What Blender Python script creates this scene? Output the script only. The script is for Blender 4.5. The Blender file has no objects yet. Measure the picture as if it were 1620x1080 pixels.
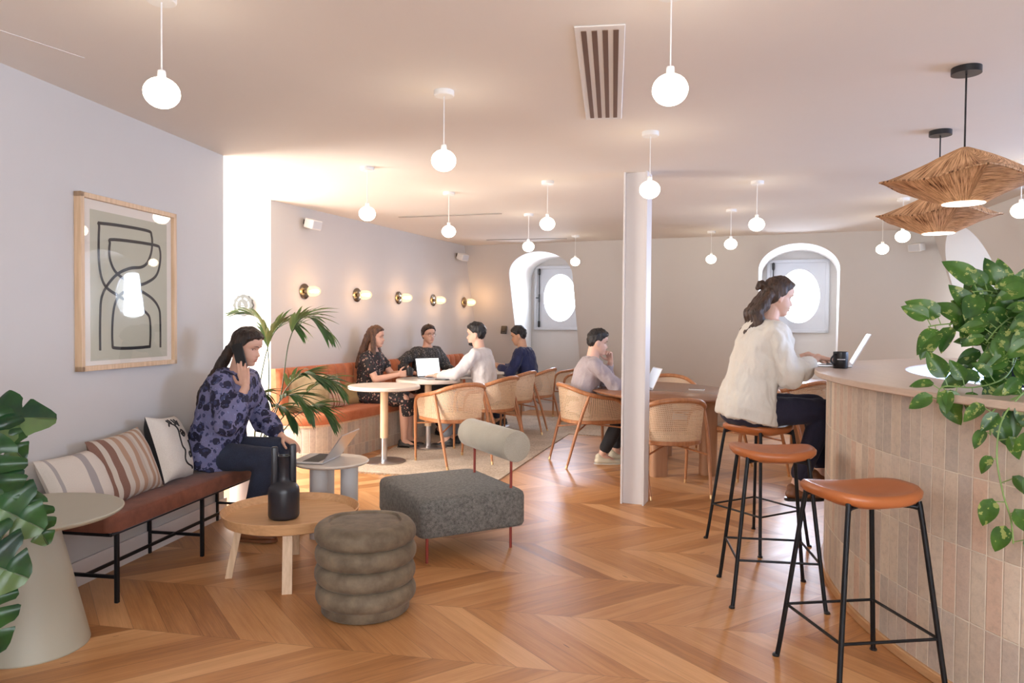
import bpy, bmesh, math, random
from mathutils import Vector, Matrix, noise
from math import sin, cos, pi, radians, sqrt, atan2
V = Vector
SC = bpy.context.scene
COL = SC.collection
random.seed(7)

# ------------------------------------------------------------------ camera, world, light, exposure
EYE = V((0, 0, 1.36))
PITCH, ROLL = radians(1.42), radians(0.45)
fw = V((0, cos(PITCH), -sin(PITCH))); up = V((0, sin(PITCH), cos(PITCH))); rt = V((1, 0, 0))
r2 = rt * cos(ROLL) + up * sin(ROLL); up2 = -rt * sin(ROLL) + up * cos(ROLL)
cd = bpy.data.cameras.new('camera'); cam = bpy.data.objects.new('camera', cd); COL.objects.link(cam)
m3 = Matrix((r2, up2, -fw)).transposed()
cam.matrix_world = Matrix.Translation(EYE) @ m3.to_4x4()
cd.sensor_width = 36.0; cd.lens = 1150 / 1620 * 36; cd.clip_start = 0.05
SC.camera = cam
SC.view_settings.view_transform = 'Standard'; SC.view_settings.look = 'None'
SC.view_settings.exposure = 0.24; SC.view_settings.gamma = 1.0; SC.view_settings.use_curve_mapping = False
W = bpy.data.worlds.new('World'); SC.world = W; W.use_nodes = True
W.node_tree.nodes['Background'].inputs[0].default_value = (0.86, 0.93, 1.0, 1)
W.node_tree.nodes['Background'].inputs[1].default_value = 5.0

# room frame: U runs along the sconce wall (away), S runs to the right along the far wall
UA = radians(21.9)
U = V((sin(UA), cos(UA), 0)); S = V((cos(UA), -sin(UA), 0)); ZZ = V((0, 0, 1))
CE = 2.5
P0 = V((-0.709, 10.738, 0)); A0 = V((-2.273, 6.843, 0))
def FARP(v, u, z): return P0 + S * v + U * u + ZZ * z
def BANQ(u, v, z): return A0 + U * u + S * v + ZZ * z

def area(name, loc, target, sx, sy, power, color):
    l = bpy.data.lights.new(name, 'AREA'); l.shape = 'RECTANGLE'; l.size = sx; l.size_y = sy
    l.energy = power; l.color = color
    o = bpy.data.objects.new(name, l); COL.objects.link(o); o.location = loc
    o.rotation_euler = (V(target) - V(loc)).to_track_quat('-Z', 'Y').to_euler()
    return o
area('fill_behind_camera', (0.6, -1.75, 1.5), (0.5, 6, 1.1), 4.2, 1.7, 62, (0.93, 0.95, 1.0))  # added fill lamp behind the camera, standing before an unseen window
area('daylight_kitchen_window', (6.6, 3.3, 1.6), (-2, 4.2, 1.0), 2.6, 1.6, 200, (0.44, 0.62, 1.0))
area('daylight_corridor_window', (-3.75, 5.55, 1.45), (-0.9, 6.6, 0.7), 1.1, 2.0, 140, (1.0, 0.93, 0.84))
area('daylight_oval_left', FARP(1.14, 1.42, 1.78), FARP(1.0, -2.6, 0.6), 0.5, 0.7, 40, (0.70, 0.80, 1.0))
area('daylight_oval_right', FARP(4.60, 1.42, 1.78), FARP(1.8, -3.6, 0.8), 0.5, 0.7, 62, (0.70, 0.80, 1.0))
area('daylight_side_niche', (5.62, 7.60, 1.9), (-1.2, 7.6, 0.9), 0.8, 0.9, 4, (0.66, 0.77, 1.0))
GLOBE_E = 11.0

# ------------------------------------------------------------------ node helpers
def newmat(name):
    m = bpy.data.materials.new(name); m.use_nodes = True
    nt = m.node_tree; return m, nt, nt.nodes['Principled BSDF']
class NX:
    def __init__(s, nt): s.nt = nt
    def n(s, t, **k):
        x = s.nt.nodes.new(t)
        for a, b in k.items(): setattr(x, a, b)
        return x
    def inp(s, sock, v):
        if isinstance(v, bpy.types.NodeSocket): s.nt.links.new(v, sock)
        else: sock.default_value = v
    def m(s, op, a, b=0.0, c=0.0):
        x = s.n('ShaderNodeMath', operation=op)
        s.inp(x.inputs[0], a); s.inp(x.inputs[1], b)
        if len(x.inputs) > 2: s.inp(x.inputs[2], c)
        return x.outputs[0]
    def noise(s, vec, scale, detail=3, rough=0.5):
        x = s.n('ShaderNodeTexNoise'); x.inputs['Scale'].default_value = scale
        x.inputs['Detail'].default_value = detail; x.inputs['Roughness'].default_value = rough
        if vec is not None: s.nt.links.new(vec, x.inputs['Vector'])
        return x.outputs['Fac']
    def coord(s, kind='Object'): return s.n('ShaderNodeTexCoord').outputs[kind]
    def mapv(s, vec, scale=(1, 1, 1), rot=(0, 0, 0), loc=(0, 0, 0)):
        x = s.n('ShaderNodeMapping'); s.nt.links.new(vec, x.inputs[0])
        x.inputs['Scale'].default_value = scale; x.inputs['Rotation'].default_value = rot; x.inputs['Location'].default_value = loc
        return x.outputs[0]
    def sep(s, vec):
        x = s.n('ShaderNodeSeparateXYZ'); s.nt.links.new(vec, x.inputs[0]); return x.outputs
    def comb(s, x_, y_, z_=0.0):
        x = s.n('ShaderNodeCombineXYZ')
        for i, q in enumerate((x_, y_, z_)): s.inp(x.inputs[i], q)
        return x.outputs[0]
    def mix(s, f, a, b):
        x = s.n('ShaderNodeMix', data_type='RGBA')
        s.inp(x.inputs[0], f)
        s.inp(x.inputs[6], a if isinstance(a, bpy.types.NodeSocket) else (*a, 1))
        s.inp(x.inputs[7], b if isinstance(b, bpy.types.NodeSocket) else (*b, 1))
        return x.outputs[2]
    def ramp(s, f, pts, interp='LINEAR'):
        x = s.n('ShaderNodeValToRGB'); s.inp(x.inputs[0], f); cr = x.color_ramp; cr.interpolation = interp
        while len(cr.elements) < len(pts): cr.elements.new(0.5)
        for e, (p, c) in zip(cr.elements, pts): e.position = p; e.color = (*c, 1)
        return x.outputs[0]
    def bump(s, h, strength=0.3, dist=0.01, normal=None):
        x = s.n('ShaderNodeBump'); x.inputs['Strength'].default_value = strength; x.inputs['Distance'].default_value = dist
        s.nt.links.new(h, x.inputs['Height'])
        if normal is not None: s.nt.links.new(normal, x.inputs['Normal'])
        return x.outputs[0]
def sets(bs, nt, col=None, rough=None, metal=None, nrm=None, **k):
    x = NX(nt)
    if col is not None: x.inp(bs.inputs['Base Color'], col if isinstance(col, bpy.types.NodeSocket) else (*col, 1))
    if rough is not None: x.inp(bs.inputs['Roughness'], rough)
    if metal is not None: bs.inputs['Metallic'].default_value = metal
    if nrm is not None: nt.links.new(nrm, bs.inputs['Normal'])
    for a, b in k.items(): bs.inputs[a.replace('_', ' ')].default_value = b
_pc = {}
def plain(name, col, rough=0.5, metal=0.0, var=0.06, nscale=6, bump=0.0, bscale=60, **k):
    if name in _pc: return _pc[name]
    m, nt, bs = newmat(name); x = NX(nt); co = x.coord()
    f = x.noise(co, nscale, 4)
    c = x.mix(f, tuple(max(0, q * (1 - var)) for q in col), tuple(min(1, q * (1 + var)) for q in col))
    nrm = x.bump(x.noise(co, bscale, 3), bump, 0.004) if bump else None
    sets(bs, nt, c, rough, metal, nrm, **k); _pc[name] = m; return m
def fabric(name, c1, c2, scale=350, bump=0.5, sheen=0.3, big=5, rough=0.9):
    if name in _pc: return _pc[name]
    m, nt, bs = newmat(name); x = NX(nt); co = x.coord()
    f = x.m('ADD', x.m('MULTIPLY', x.noise(co, scale, 2), 0.7), x.m('MULTIPLY', x.noise(co, big, 3), 0.5))
    c = x.ramp(f, [(0.42, c1), (0.78, c2)])
    sets(bs, nt, c, rough, 0, x.bump(x.noise(co, scale, 2), bump, 0.002), Sheen_Weight=sheen, Sheen_Roughness=0.4)
    _pc[name] = m; return m
def velvet(name, c1, c2, sheen=0.6):
    m, nt, bs = newmat(name); x = NX(nt); co = x.coord()
    f = x.noise(co, 9, 5, 0.65)
    c = x.ramp(f, [(0.3, c1), (0.7, c2)])
    sets(bs, nt, c, 0.75, 0, x.bump(x.noise(co, 220, 2), 0.25, 0.002), Sheen_Weight=sheen * 0.3, Sheen_Roughness=0.35); return m
def wood(name, c1, c2, axis='Z', scale=6, rough=0.45):
    m, nt, bs = newmat(name); x = NX(nt); co = x.coord()
    s_ = {'X': (0.8, 14, 14), 'Y': (14, 0.8, 14), 'Z': (14, 14, 0.8)}[axis]
    v = x.mapv(co, s_); f = x.noise(v, scale, 5, 0.6)
    c = x.ramp(f, [(0.3, c1), (0.7, c2)])
    sets(bs, nt, c, rough, 0, x.bump(f, 0.12, 0.002)); return m

def mat_floor():
    m, nt, bs = newmat('chevron_oak'); x = NX(nt)
    g = x.sep(x.coord('Object'))
    a = radians(11)
    s = x.m('SUBTRACT', x.m('MULTIPLY', g[0], cos(a)), x.m('MULTIPLY', g[1], sin(a)))
    t = x.m('SUBTRACT', x.m('ADD', x.m('MULTIPLY', g[0], sin(a)), x.m('MULTIPLY', g[1], cos(a))), 2.80)
    R = 0.537
    tr = x.m('DIVIDE', t, R); row = x.m('FLOOR', tr); fr = x.m('SUBTRACT', tr, row)
    par = x.m('SUBTRACT', row, x.m('MULTIPLY', x.m('FLOOR', x.m('DIVIDE', row, 2.0)), 2.0))
    sg = x.m('SUBTRACT', 1.0, x.m('MULTIPLY', par, 2.0))           # +1 : s+t const, -1 : s-t const
    # zig-zag continuous coordinate
    tl = x.m('MULTIPLY', fr, R)
    alt = x.m('ADD', x.m('MULTIPLY', x.m('MULTIPLY', sg, tl), 1.0), x.m('MULTIPLY', par, R))
    q = x.m('ADD', s, alt)
    pw = 0.172
    qn = x.m('DIVIDE', q, pw); idx = x.m('FLOOR', qn); fq = x.m('SUBTRACT', qn, idx)
    wn = x.n('ShaderNodeTexWhiteNoise', noise_dimensions='2D'); nt.links.new(x.comb(idx, row), wn.inputs['Vector'])
    rnd = wn.outputs['Value']
    # along / across the plank
    al = x.m('SUBTRACT', x.m('MULTIPLY', s, 0.707), x.m('MULTIPLY', x.m('MULTIPLY', sg, t), 0.707))
    ac = x.m('ADD', x.m('MULTIPLY', s, 0.707), x.m('MULTIPLY', x.m('MULTIPLY', sg, t), 0.707))
    vec = x.comb(x.m('ADD', al, x.m('MULTIPLY', rnd, 37.0)), x.m('ADD', x.m('MULTIPLY', ac, 9.0), x.m('MULTIPLY', rnd, 11.0)), row)
    g1 = x.noise(vec, 2.2, 6, 0.62)
    vec2 = x.comb(x.m('MULTIPLY', al, 2.0), x.m('MULTIPLY', ac, 90.0), rnd)
    g2 = x.noise(vec2, 2.0, 3, 0.6)
    f = x.m('ADD', x.m('ADD', x.m('MULTIPLY', rnd, 0.42), x.m('MULTIPLY', g1, 0.60)), x.m('MULTIPLY', x.m('SUBTRACT', g2, 0.22), 0.36))
    c = x.ramp(f, [(0.25, (0.27, 0.105, 0.034)), (0.55, (0.53, 0.245, 0.09)), (0.95, (0.76, 0.43, 0.20))])
    vk = x.n('ShaderNodeTexVoronoi'); vk.inputs['Scale'].default_value = 1.6; nt.links.new(vec, vk.inputs['Vector'])
    c = x.mix(x.m('LESS_THAN', vk.outputs['Distance'], 0.035), c, (0.12, 0.05, 0.02))
    e1 = x.m('LESS_THAN', fq, 0.014)
    e2 = x.m('LESS_THAN', fr, 0.004)
    e = x.m('MAXIMUM', e1, e2)
    c = x.mix(x.m('MULTIPLY', e, 0.6), c, (0.10, 0.045, 0.02))
    h = x.m('SUBTRACT', x.m('MULTIPLY', g2, 0.5), e)
    sets(bs, nt, c, x.m('ADD', 0.27, x.m('MULTIPLY', g1, 0.22)), 0, x.bump(h, 0.12, 0.002)); return m
def mat_tile(uw, uh, off=0.0):
    m, nt, bs = newmat('terracotta_tile'); x = NX(nt)
    g = x.sep(x.coord('UV'))
    cu = x.m('DIVIDE', g[0], uw); cv = x.m('DIVIDE', x.m('ADD', g[1], off), uh)
    iu = x.m('FLOOR', cu); iv = x.m('FLOOR', cv)
    fu = x.m('SUBTRACT', cu, iu); fv = x.m('SUBTRACT', cv, iv)
    wn = x.n('ShaderNodeTexWhiteNoise', noise_dimensions='2D'); nt.links.new(x.comb(iu, iv), wn.inputs['Vector'])
    sp = x.n('ShaderNodeSeparateColor'); nt.links.new(wn.outputs['Color'], sp.inputs[0])
    c = x.ramp(wn.outputs['Value'], [(0.0, (0.64, 0.51, 0.39)), (0.28, (0.70, 0.60, 0.47)), (0.45, (0.41, 0.38, 0.34)), (0.62, (0.66, 0.46, 0.34)), (0.8, (0.37, 0.35, 0.33)), (1.0, (0.76, 0.67, 0.54))])
    co = x.comb(g[0], g[1], x.m('MULTIPLY', wn.outputs['Value'], 9.0))
    n1 = x.noise(co, 16, 6, 0.72); n2 = x.noise(co, 95, 3, 0.7)
    c = x.mix(x.m('MULTIPLY', n1, 0.6), c, x.mix(sp.outputs[0], (0.24, 0.23, 0.22), (0.72, 0.52, 0.38)))
    c = x.mix(x.m('MULTIPLY', n2, 0.22), c, (0.70, 0.62, 0.52))
    d = x.m('MINIMUM', x.m('MULTIPLY', x.m('MINIMUM', fu, x.m('SUBTRACT', 1.0, fu)), uw), x.m('MULTIPLY', x.m('MINIMUM', fv, x.m('SUBTRACT', 1.0, fv)), uh))
    n3 = x.m('MULTIPLY', x.m('SUBTRACT', x.noise(co, 34, 5, 0.75), 0.5), 1.2); c = x.mix(x.m('MAXIMUM', n3, 0.0), c, (0.16, 0.15, 0.14)); c = x.mix(x.m('MAXIMUM', x.m('MULTIPLY', n3, -1.0), 0.0), c, (0.72, 0.64, 0.53))
    gr = x.m('LESS_THAN', x.m('ADD', d, x.m('MULTIPLY', n2, 0.0008)), 0.0024)
    c = x.mix(gr, c, (0.74, 0.67, 0.56))
    h = x.m('ADD', x.m('MINIMUM', x.m('MULTIPLY', d, 250), 1.0), x.m('MULTIPLY', n2, 0.3))
    sets(bs, nt, c, 0.62, 0, x.bump(h, 0.5, 0.004)); return m
def mat_cane(col=(0.72, 0.52, 0.35), pitch=0.0155):
    m, nt, bs = newmat('woven_cane'); x = NX(nt)
    g = x.sep(x.coord('UV'))
    def fr(s): 
        q = x.m('DIVIDE', s, pitch); return x.m('SUBTRACT', q, x.m('FLOOR', q))
    fu, fv = fr(g[0]), fr(g[1])
    hu = x.m('LESS_THAN', x.m('ABSOLUTE', x.m('SUBTRACT', fu, 0.5)), 0.26)
    hv = x.m('LESS_THAN', x.m('ABSOLUTE', x.m('SUBTRACT', fv, 0.5)), 0.26)
    hole = x.m('MULTIPLY', hu, hv)
    n = x.noise(x.coord('UV'), 40, 3)
    c = x.mix(n, tuple(q * 0.85 for q in col), tuple(min(1, q * 1.15) for q in col))
    h = x.m('ADD', x.m('SINE', x.m('MULTIPLY', fu, 6.283)), x.m('SINE', x.m('MULTIPLY', fv, 6.283)))
    sets(bs, nt, c, 0.5, 0, x.bump(h, 0.25, 0.002))
    bs.inputs['Subsurface Weight'].default_value = 0.0
    tr = x.n('ShaderNodeBsdfTransparent'); mx = x.n('ShaderNodeMixShader'); out = nt.nodes['Material Output']
    nt.links.new(hole, mx.inputs[0]); nt.links.new(bs.outputs[0], mx.inputs[1]); nt.links.new(tr.outputs[0], mx.inputs[2])
    nt.links.new(mx.outputs[0], out.inputs[0]); return m
def mat_blobs(name, base1, base2, blob, scale, thr, extra=None, rough=0.75):
    m, nt, bs = newmat(name); x = NX(nt); co = x.coord()
    w = x.mapv(co, (1, 1, 1)); nz = x.n('ShaderNodeTexNoise'); nz.inputs['Scale'].default_value = 22; nt.links.new(co, nz.inputs['Vector'])
    ad = x.n('ShaderNodeVectorMath', operation='MULTIPLY_ADD'); nt.links.new(nz.outputs['Color'], ad.inputs[0]); ad.inputs[1].default_value = (0.05, 0.05, 0.05); nt.links.new(co, ad.inputs[2])
    vo = x.n('ShaderNodeTexVoronoi'); vo.inputs['Scale'].default_value = scale; nt.links.new(ad.outputs[0], vo.inputs['Vector'])
    c = x.mix(x.noise(co, 14, 4), base1, base2)
    f = x.m('LESS_THAN', vo.outputs['Distance'], thr)
    c = x.mix(f, c, blob)
    if extra:
        for (col, sc, th) in extra:
            v2 = x.n('ShaderNodeTexVoronoi'); v2.inputs['Scale'].default_value = sc; nt.links.new(ad.outputs[0], v2.inputs['Vector'])
            c = x.mix(x.m('LESS_THAN', v2.outputs['Distance'], th), c, col)
    sets(bs, nt, c, rough, 0, x.bump(x.noise(co, 30, 3), 0.15, 0.004)); return m
def mat_stripe(name, stops, axis=0, period=1.0):
    m, nt, bs = newmat(name); x = NX(nt); g = x.sep(x.coord('UV'))
    q = x.m('DIVIDE', g[axis], period); f = x.m('SUBTRACT', q, x.m('FLOOR', q))
    c = x.ramp(f, stops, 'CONSTANT'); n = x.noise(x.coord('UV'), 90, 3)
    c = x.mix(x.m('MULTIPLY', n, 0.35), c, (0.35, 0.28, 0.24))
    sets(bs, nt, c, 0.9, 0, x.bump(n, 0.4, 0.003)); return m
def mat_leaf(name, c1, c2, c3=None, rough=0.35, scale=7):
    m, nt, bs = newmat(name); x = NX(nt); co = x.coord()
    n = x.noise(co, scale, 4, 0.6); c = x.ramp(n, [(0.35, c1), (0.65, c2)])
    if c3: c = x.mix(x.m('GREATER_THAN', x.noise(co, scale * 4, 3, 0.6), 0.60), c, c3)
    ge = x.n('ShaderNodeNewGeometry')
    c = x.mix(x.m('MULTIPLY', ge.outputs['Backfacing'], 0.35), c, (0.30, 0.42, 0.16))
    sets(bs, nt, c, rough)
    tl = x.n('ShaderNodeBsdfTranslucent'); nt.links.new(c, tl.inputs[0]); mx = x.n('ShaderNodeMixShader'); mx.inputs[0].default_value = 0.22
    nt.links.new(bs.outputs[0], mx.inputs[1]); nt.links.new(tl.outputs[0], mx.inputs[2]); nt.links.new(mx.outputs[0], nt.nodes['Material Output'].inputs[0])
    return m
def mat_emit(name, col, s):
    m, nt, bs = newmat(name); sets(bs, nt, col, 0.4)
    bs.inputs['Emission Color'].default_value = (*col, 1); bs.inputs['Emission Strength'].default_value = s; return m
def mat_glass(name, tint=(1, 1, 1), refl=0.08):
    m, nt, bs = newmat(name); x = NX(nt); tr = x.n('ShaderNodeBsdfTransparent'); tr.inputs[0].default_value = (*tint, 1)
    gl = x.n('ShaderNodeBsdfGlossy'); gl.inputs['Roughness'].default_value = 0.02
    ge = x.n('ShaderNodeNewGeometry'); dt = x.n('ShaderNodeVectorMath', operation='DOT_PRODUCT'); nt.links.new(ge.outputs['Incoming'], dt.inputs[0]); nt.links.new(ge.outputs['Normal'], dt.inputs[1]); sch = x.m('MULTIPLY', x.m('POWER', x.m('SUBTRACT', 1.0, x.m('MINIMUM', x.m('ABSOLUTE', dt.outputs['Value']), 1.0)), 5.0), 0.96)
    mx = x.n('ShaderNodeMixShader'); nt.links.new(x.m('ADD', sch, refl), mx.inputs[0])
    nt.links.new(tr.outputs[0], mx.inputs[1]); nt.links.new(gl.outputs[0], mx.inputs[2]); nt.links.new(mx.outputs[0], nt.nodes['Material Output'].inputs[0]); return m
def mat_skin(name, col):
    m, nt, bs = newmat(name); x = NX(nt); co = x.coord(); n = x.noise(co, 14, 3)
    c = x.mix(n, tuple(q * 0.93 for q in col), (min(1, col[0] * 1.06), col[1] * 0.98, col[2] * 0.98))
    sets(bs, nt, c, 0.52, 0, x.bump(x.noise(co, 160, 2), 0.06, 0.001)); bs.inputs['Subsurface Weight'].default_value = 0.08
    bs.inputs['Subsurface Radius'].default_value = (0.01, 0.004, 0.002); return m
def mat_hair(name, c1, c2):
    m, nt, bs = newmat(name); x = NX(nt); co = x.coord('Object')
    f = x.noise(x.mapv(co, (1, 1, 0.12)), 190, 3); f2 = x.noise(x.mapv(co, (1, 1, 0.25)), 40, 3)
    c = x.ramp(x.m('MULTIPLY', x.m('ADD', f, f2), 0.5), [(0.38, c1), (0.64, c2)])
    sets(bs, nt, c, 0.42, 0, x.bump(x.m('ADD', f, f2), 0.8, 0.006)); bs.inputs['Specular IOR Level'].default_value = 0.4; return m

M = {}
M['wall'] = plain('wall_paint', (0.60, 0.572, 0.548), 0.85, var=0.012, bump=0.03, bscale=300)
M['wall_white'] = plain('white_wall_paint', (0.86, 0.85, 0.83), 0.85, var=0.01)
M['ceiling'] = plain('ceiling_paint', (0.80, 0.755, 0.70), 0.9, var=0.01)
M['trim'] = plain('trim_paint', (0.74, 0.70, 0.69), 0.55, var=0.01)
M['frame_paint'] = plain('window_frame_paint', (0.56, 0.57, 0.60), 0.5, var=0.01)
M['floor'] = mat_floor()
M['tile'] = mat_tile(0.0625, 0.262)
M['cane'] = mat_cane()
M['bentwood'] = wood('bentwood', (0.36, 0.14, 0.055), (0.52, 0.23, 0.10), 'Z', 3, 0.35)
M['oak'] = wood('pale_oak', (0.60, 0.40, 0.24), (0.76, 0.55, 0.36), 'Z', 5, 0.5)
M['oak_x'] = wood('oak_tray', (0.58, 0.32, 0.15), (0.74, 0.45, 0.23), 'X', 4, 0.42)
M['oak_base'] = wood('oak_skirting', (0.50, 0.27, 0.12), (0.62, 0.36, 0.18), 'Y', 4, 0.45)
M['walnut'] = wood('walnut_top', (0.20, 0.085, 0.045), (0.30, 0.14, 0.075), 'X', 4, 0.25)
M['walnut_leg'] = wood('walnut_leg', (0.42, 0.22, 0.12), (0.50, 0.28, 0.16), 'Z', 4, 0.5)
M['worktop'] = wood('bar_top_stone', (0.52, 0.40, 0.31), (0.64, 0.50, 0.40), 'Y', 5, 0.32)
M['black'] = plain('black_metal', (0.016, 0.017, 0.02), 0.45, 0.6, var=0.2)
M['blackp'] = plain('black_plastic', (0.012, 0.012, 0.014), 0.35, 0.0, var=0.2)
M['steel'] = plain('brushed_steel', (0.62, 0.62, 0.64), 0.28, 1.0, var=0.05)
M['alu'] = plain('laptop_aluminium', (0.62, 0.63, 0.66), 0.35, 0.85, var=0.03)
M['keys'] = plain('laptop_keys', (0.02, 0.02, 0.025), 0.5)
M['brass'] = plain('brass', (0.70, 0.48, 0.25), 0.3, 1.0)
M['whitep'] = plain('white_plastic', (0.80, 0.79, 0.77), 0.45, var=0.01)
M['red'] = plain('red_oxide_metal', (0.33, 0.055, 0.04), 0.45, 0.2)
M['leather'] = plain('cognac_leather', (0.46, 0.145, 0.045), 0.34, var=0.14, nscale=10, bump=0.10, bscale=260)
M['terracotta'] = velvet('terracotta_velvet', (0.40, 0.115, 0.045), (0.56, 0.19, 0.085))
M['brownvelvet'] = velvet('brown_velvet', (0.13, 0.04, 0.022), (0.235, 0.078, 0.042), 0.45)
M['pouf'] = velvet('taupe_velvet', (0.10, 0.072, 0.045), (0.235, 0.18, 0.118), 0.35)
M['greywool'] = fabric('grey_wool', (0.06, 0.06, 0.055), (0.25, 0.245, 0.225), 320, 0.9, 0.1, 60)
M['beigewool'] = fabric('beige_wool', (0.38, 0.35, 0.28), (0.50, 0.47, 0.39), 350, 0.4)
M['olive'] = velvet('olive_velvet', (0.26, 0.19, 0.10), (0.44, 0.34, 0.21), 0.6)
M['gold'] = velvet('gold_velvet', (0.28, 0.19, 0.07), (0.42, 0.30, 0.13), 0.5)
M['jute'] = fabric('jute_rug', (0.36, 0.27, 0.19), (0.66, 0.54, 0.42), 60, 1.0, 0.1, 3)
M['stonetop'] = plain('travertine', (0.74, 0.66, 0.57), 0.3, var=0.10, nscale=12)
M['sage'] = plain('sage_lacquer', (0.44, 0.415, 0.33), 0.5, var=0.03)
M['leg_grey'] = plain('pale_grey_lacquer', (0.60, 0.60, 0.60), 0.4, var=0.02)
M['vase'] = plain('black_ceramic', (0.022, 0.023, 0.03), 0.33, 0.0, var=0.1)
M['globe'] = mat_emit('lit_opal_glass', (1.0, 0.86, 0.68), GLOBE_E)
M['bulb'] = mat_emit('lit_ribbed_glass', (1.0, 0.62, 0.28), 9.0)
M['lampdisc'] = mat_emit('lamp_diffuser', (1.0, 0.90, 0.78), 3.2)
M['screen'] = mat_emit('laptop_screen', (0.93, 0.96, 1.0), 1.1)
M['glass'] = mat_glass('pane_glass')
M['artglass'] = mat_glass('picture_glass', (1, 1, 1), 0.10)
M['artpaper'] = plain('olive_print_ground', (0.52, 0.50, 0.385), 0.8, var=0.04)
M['mat_board'] = plain('cream_mount', (0.80, 0.73, 0.64), 0.8, var=0.02)
M['ink'] = plain('charcoal_ink', (0.018, 0.016, 0.016), 0.7)
M['soil'] = plain('soil', (0.05, 0.03, 0.02), 0.95)
M['navy_pot'] = plain('navy_pot_glaze', (0.018, 0.026, 0.065), 0.4)
M['white_pot'] = plain('pale_pot_glaze', (0.66, 0.64, 0.68), 0.5)
M['monstera'] = mat_leaf('monstera_leaf', (0.008, 0.038, 0.018), (0.03, 0.11, 0.025), None, 0.28)
M['pothos'] = mat_leaf('pothos_leaf', (0.022, 0.085, 0.012), (0.085, 0.20, 0.025), (0.30, 0.36, 0.10), 0.32, 9)
M['palm'] = mat_leaf('palm_leaf', (0.025, 0.07, 0.025), (0.07, 0.16, 0.04), None, 0.45)
M['stem'] = plain('green_stem', (0.20, 0.32, 0.09), 0.5)
M['dstem'] = plain('dark_stem', (0.06, 0.09, 0.03), 0.5)
M['vent_dark'] = plain('vent_shadow_metal', (0.16, 0.085, 0.05), 0.6, 0.3)
M['grey_badge'] = plain('grey_badge', (0.075, 0.08, 0.08), 0.5)
M['white_badge'] = plain('white_badge', (0.85, 0.85, 0.85), 0.5)

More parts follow.
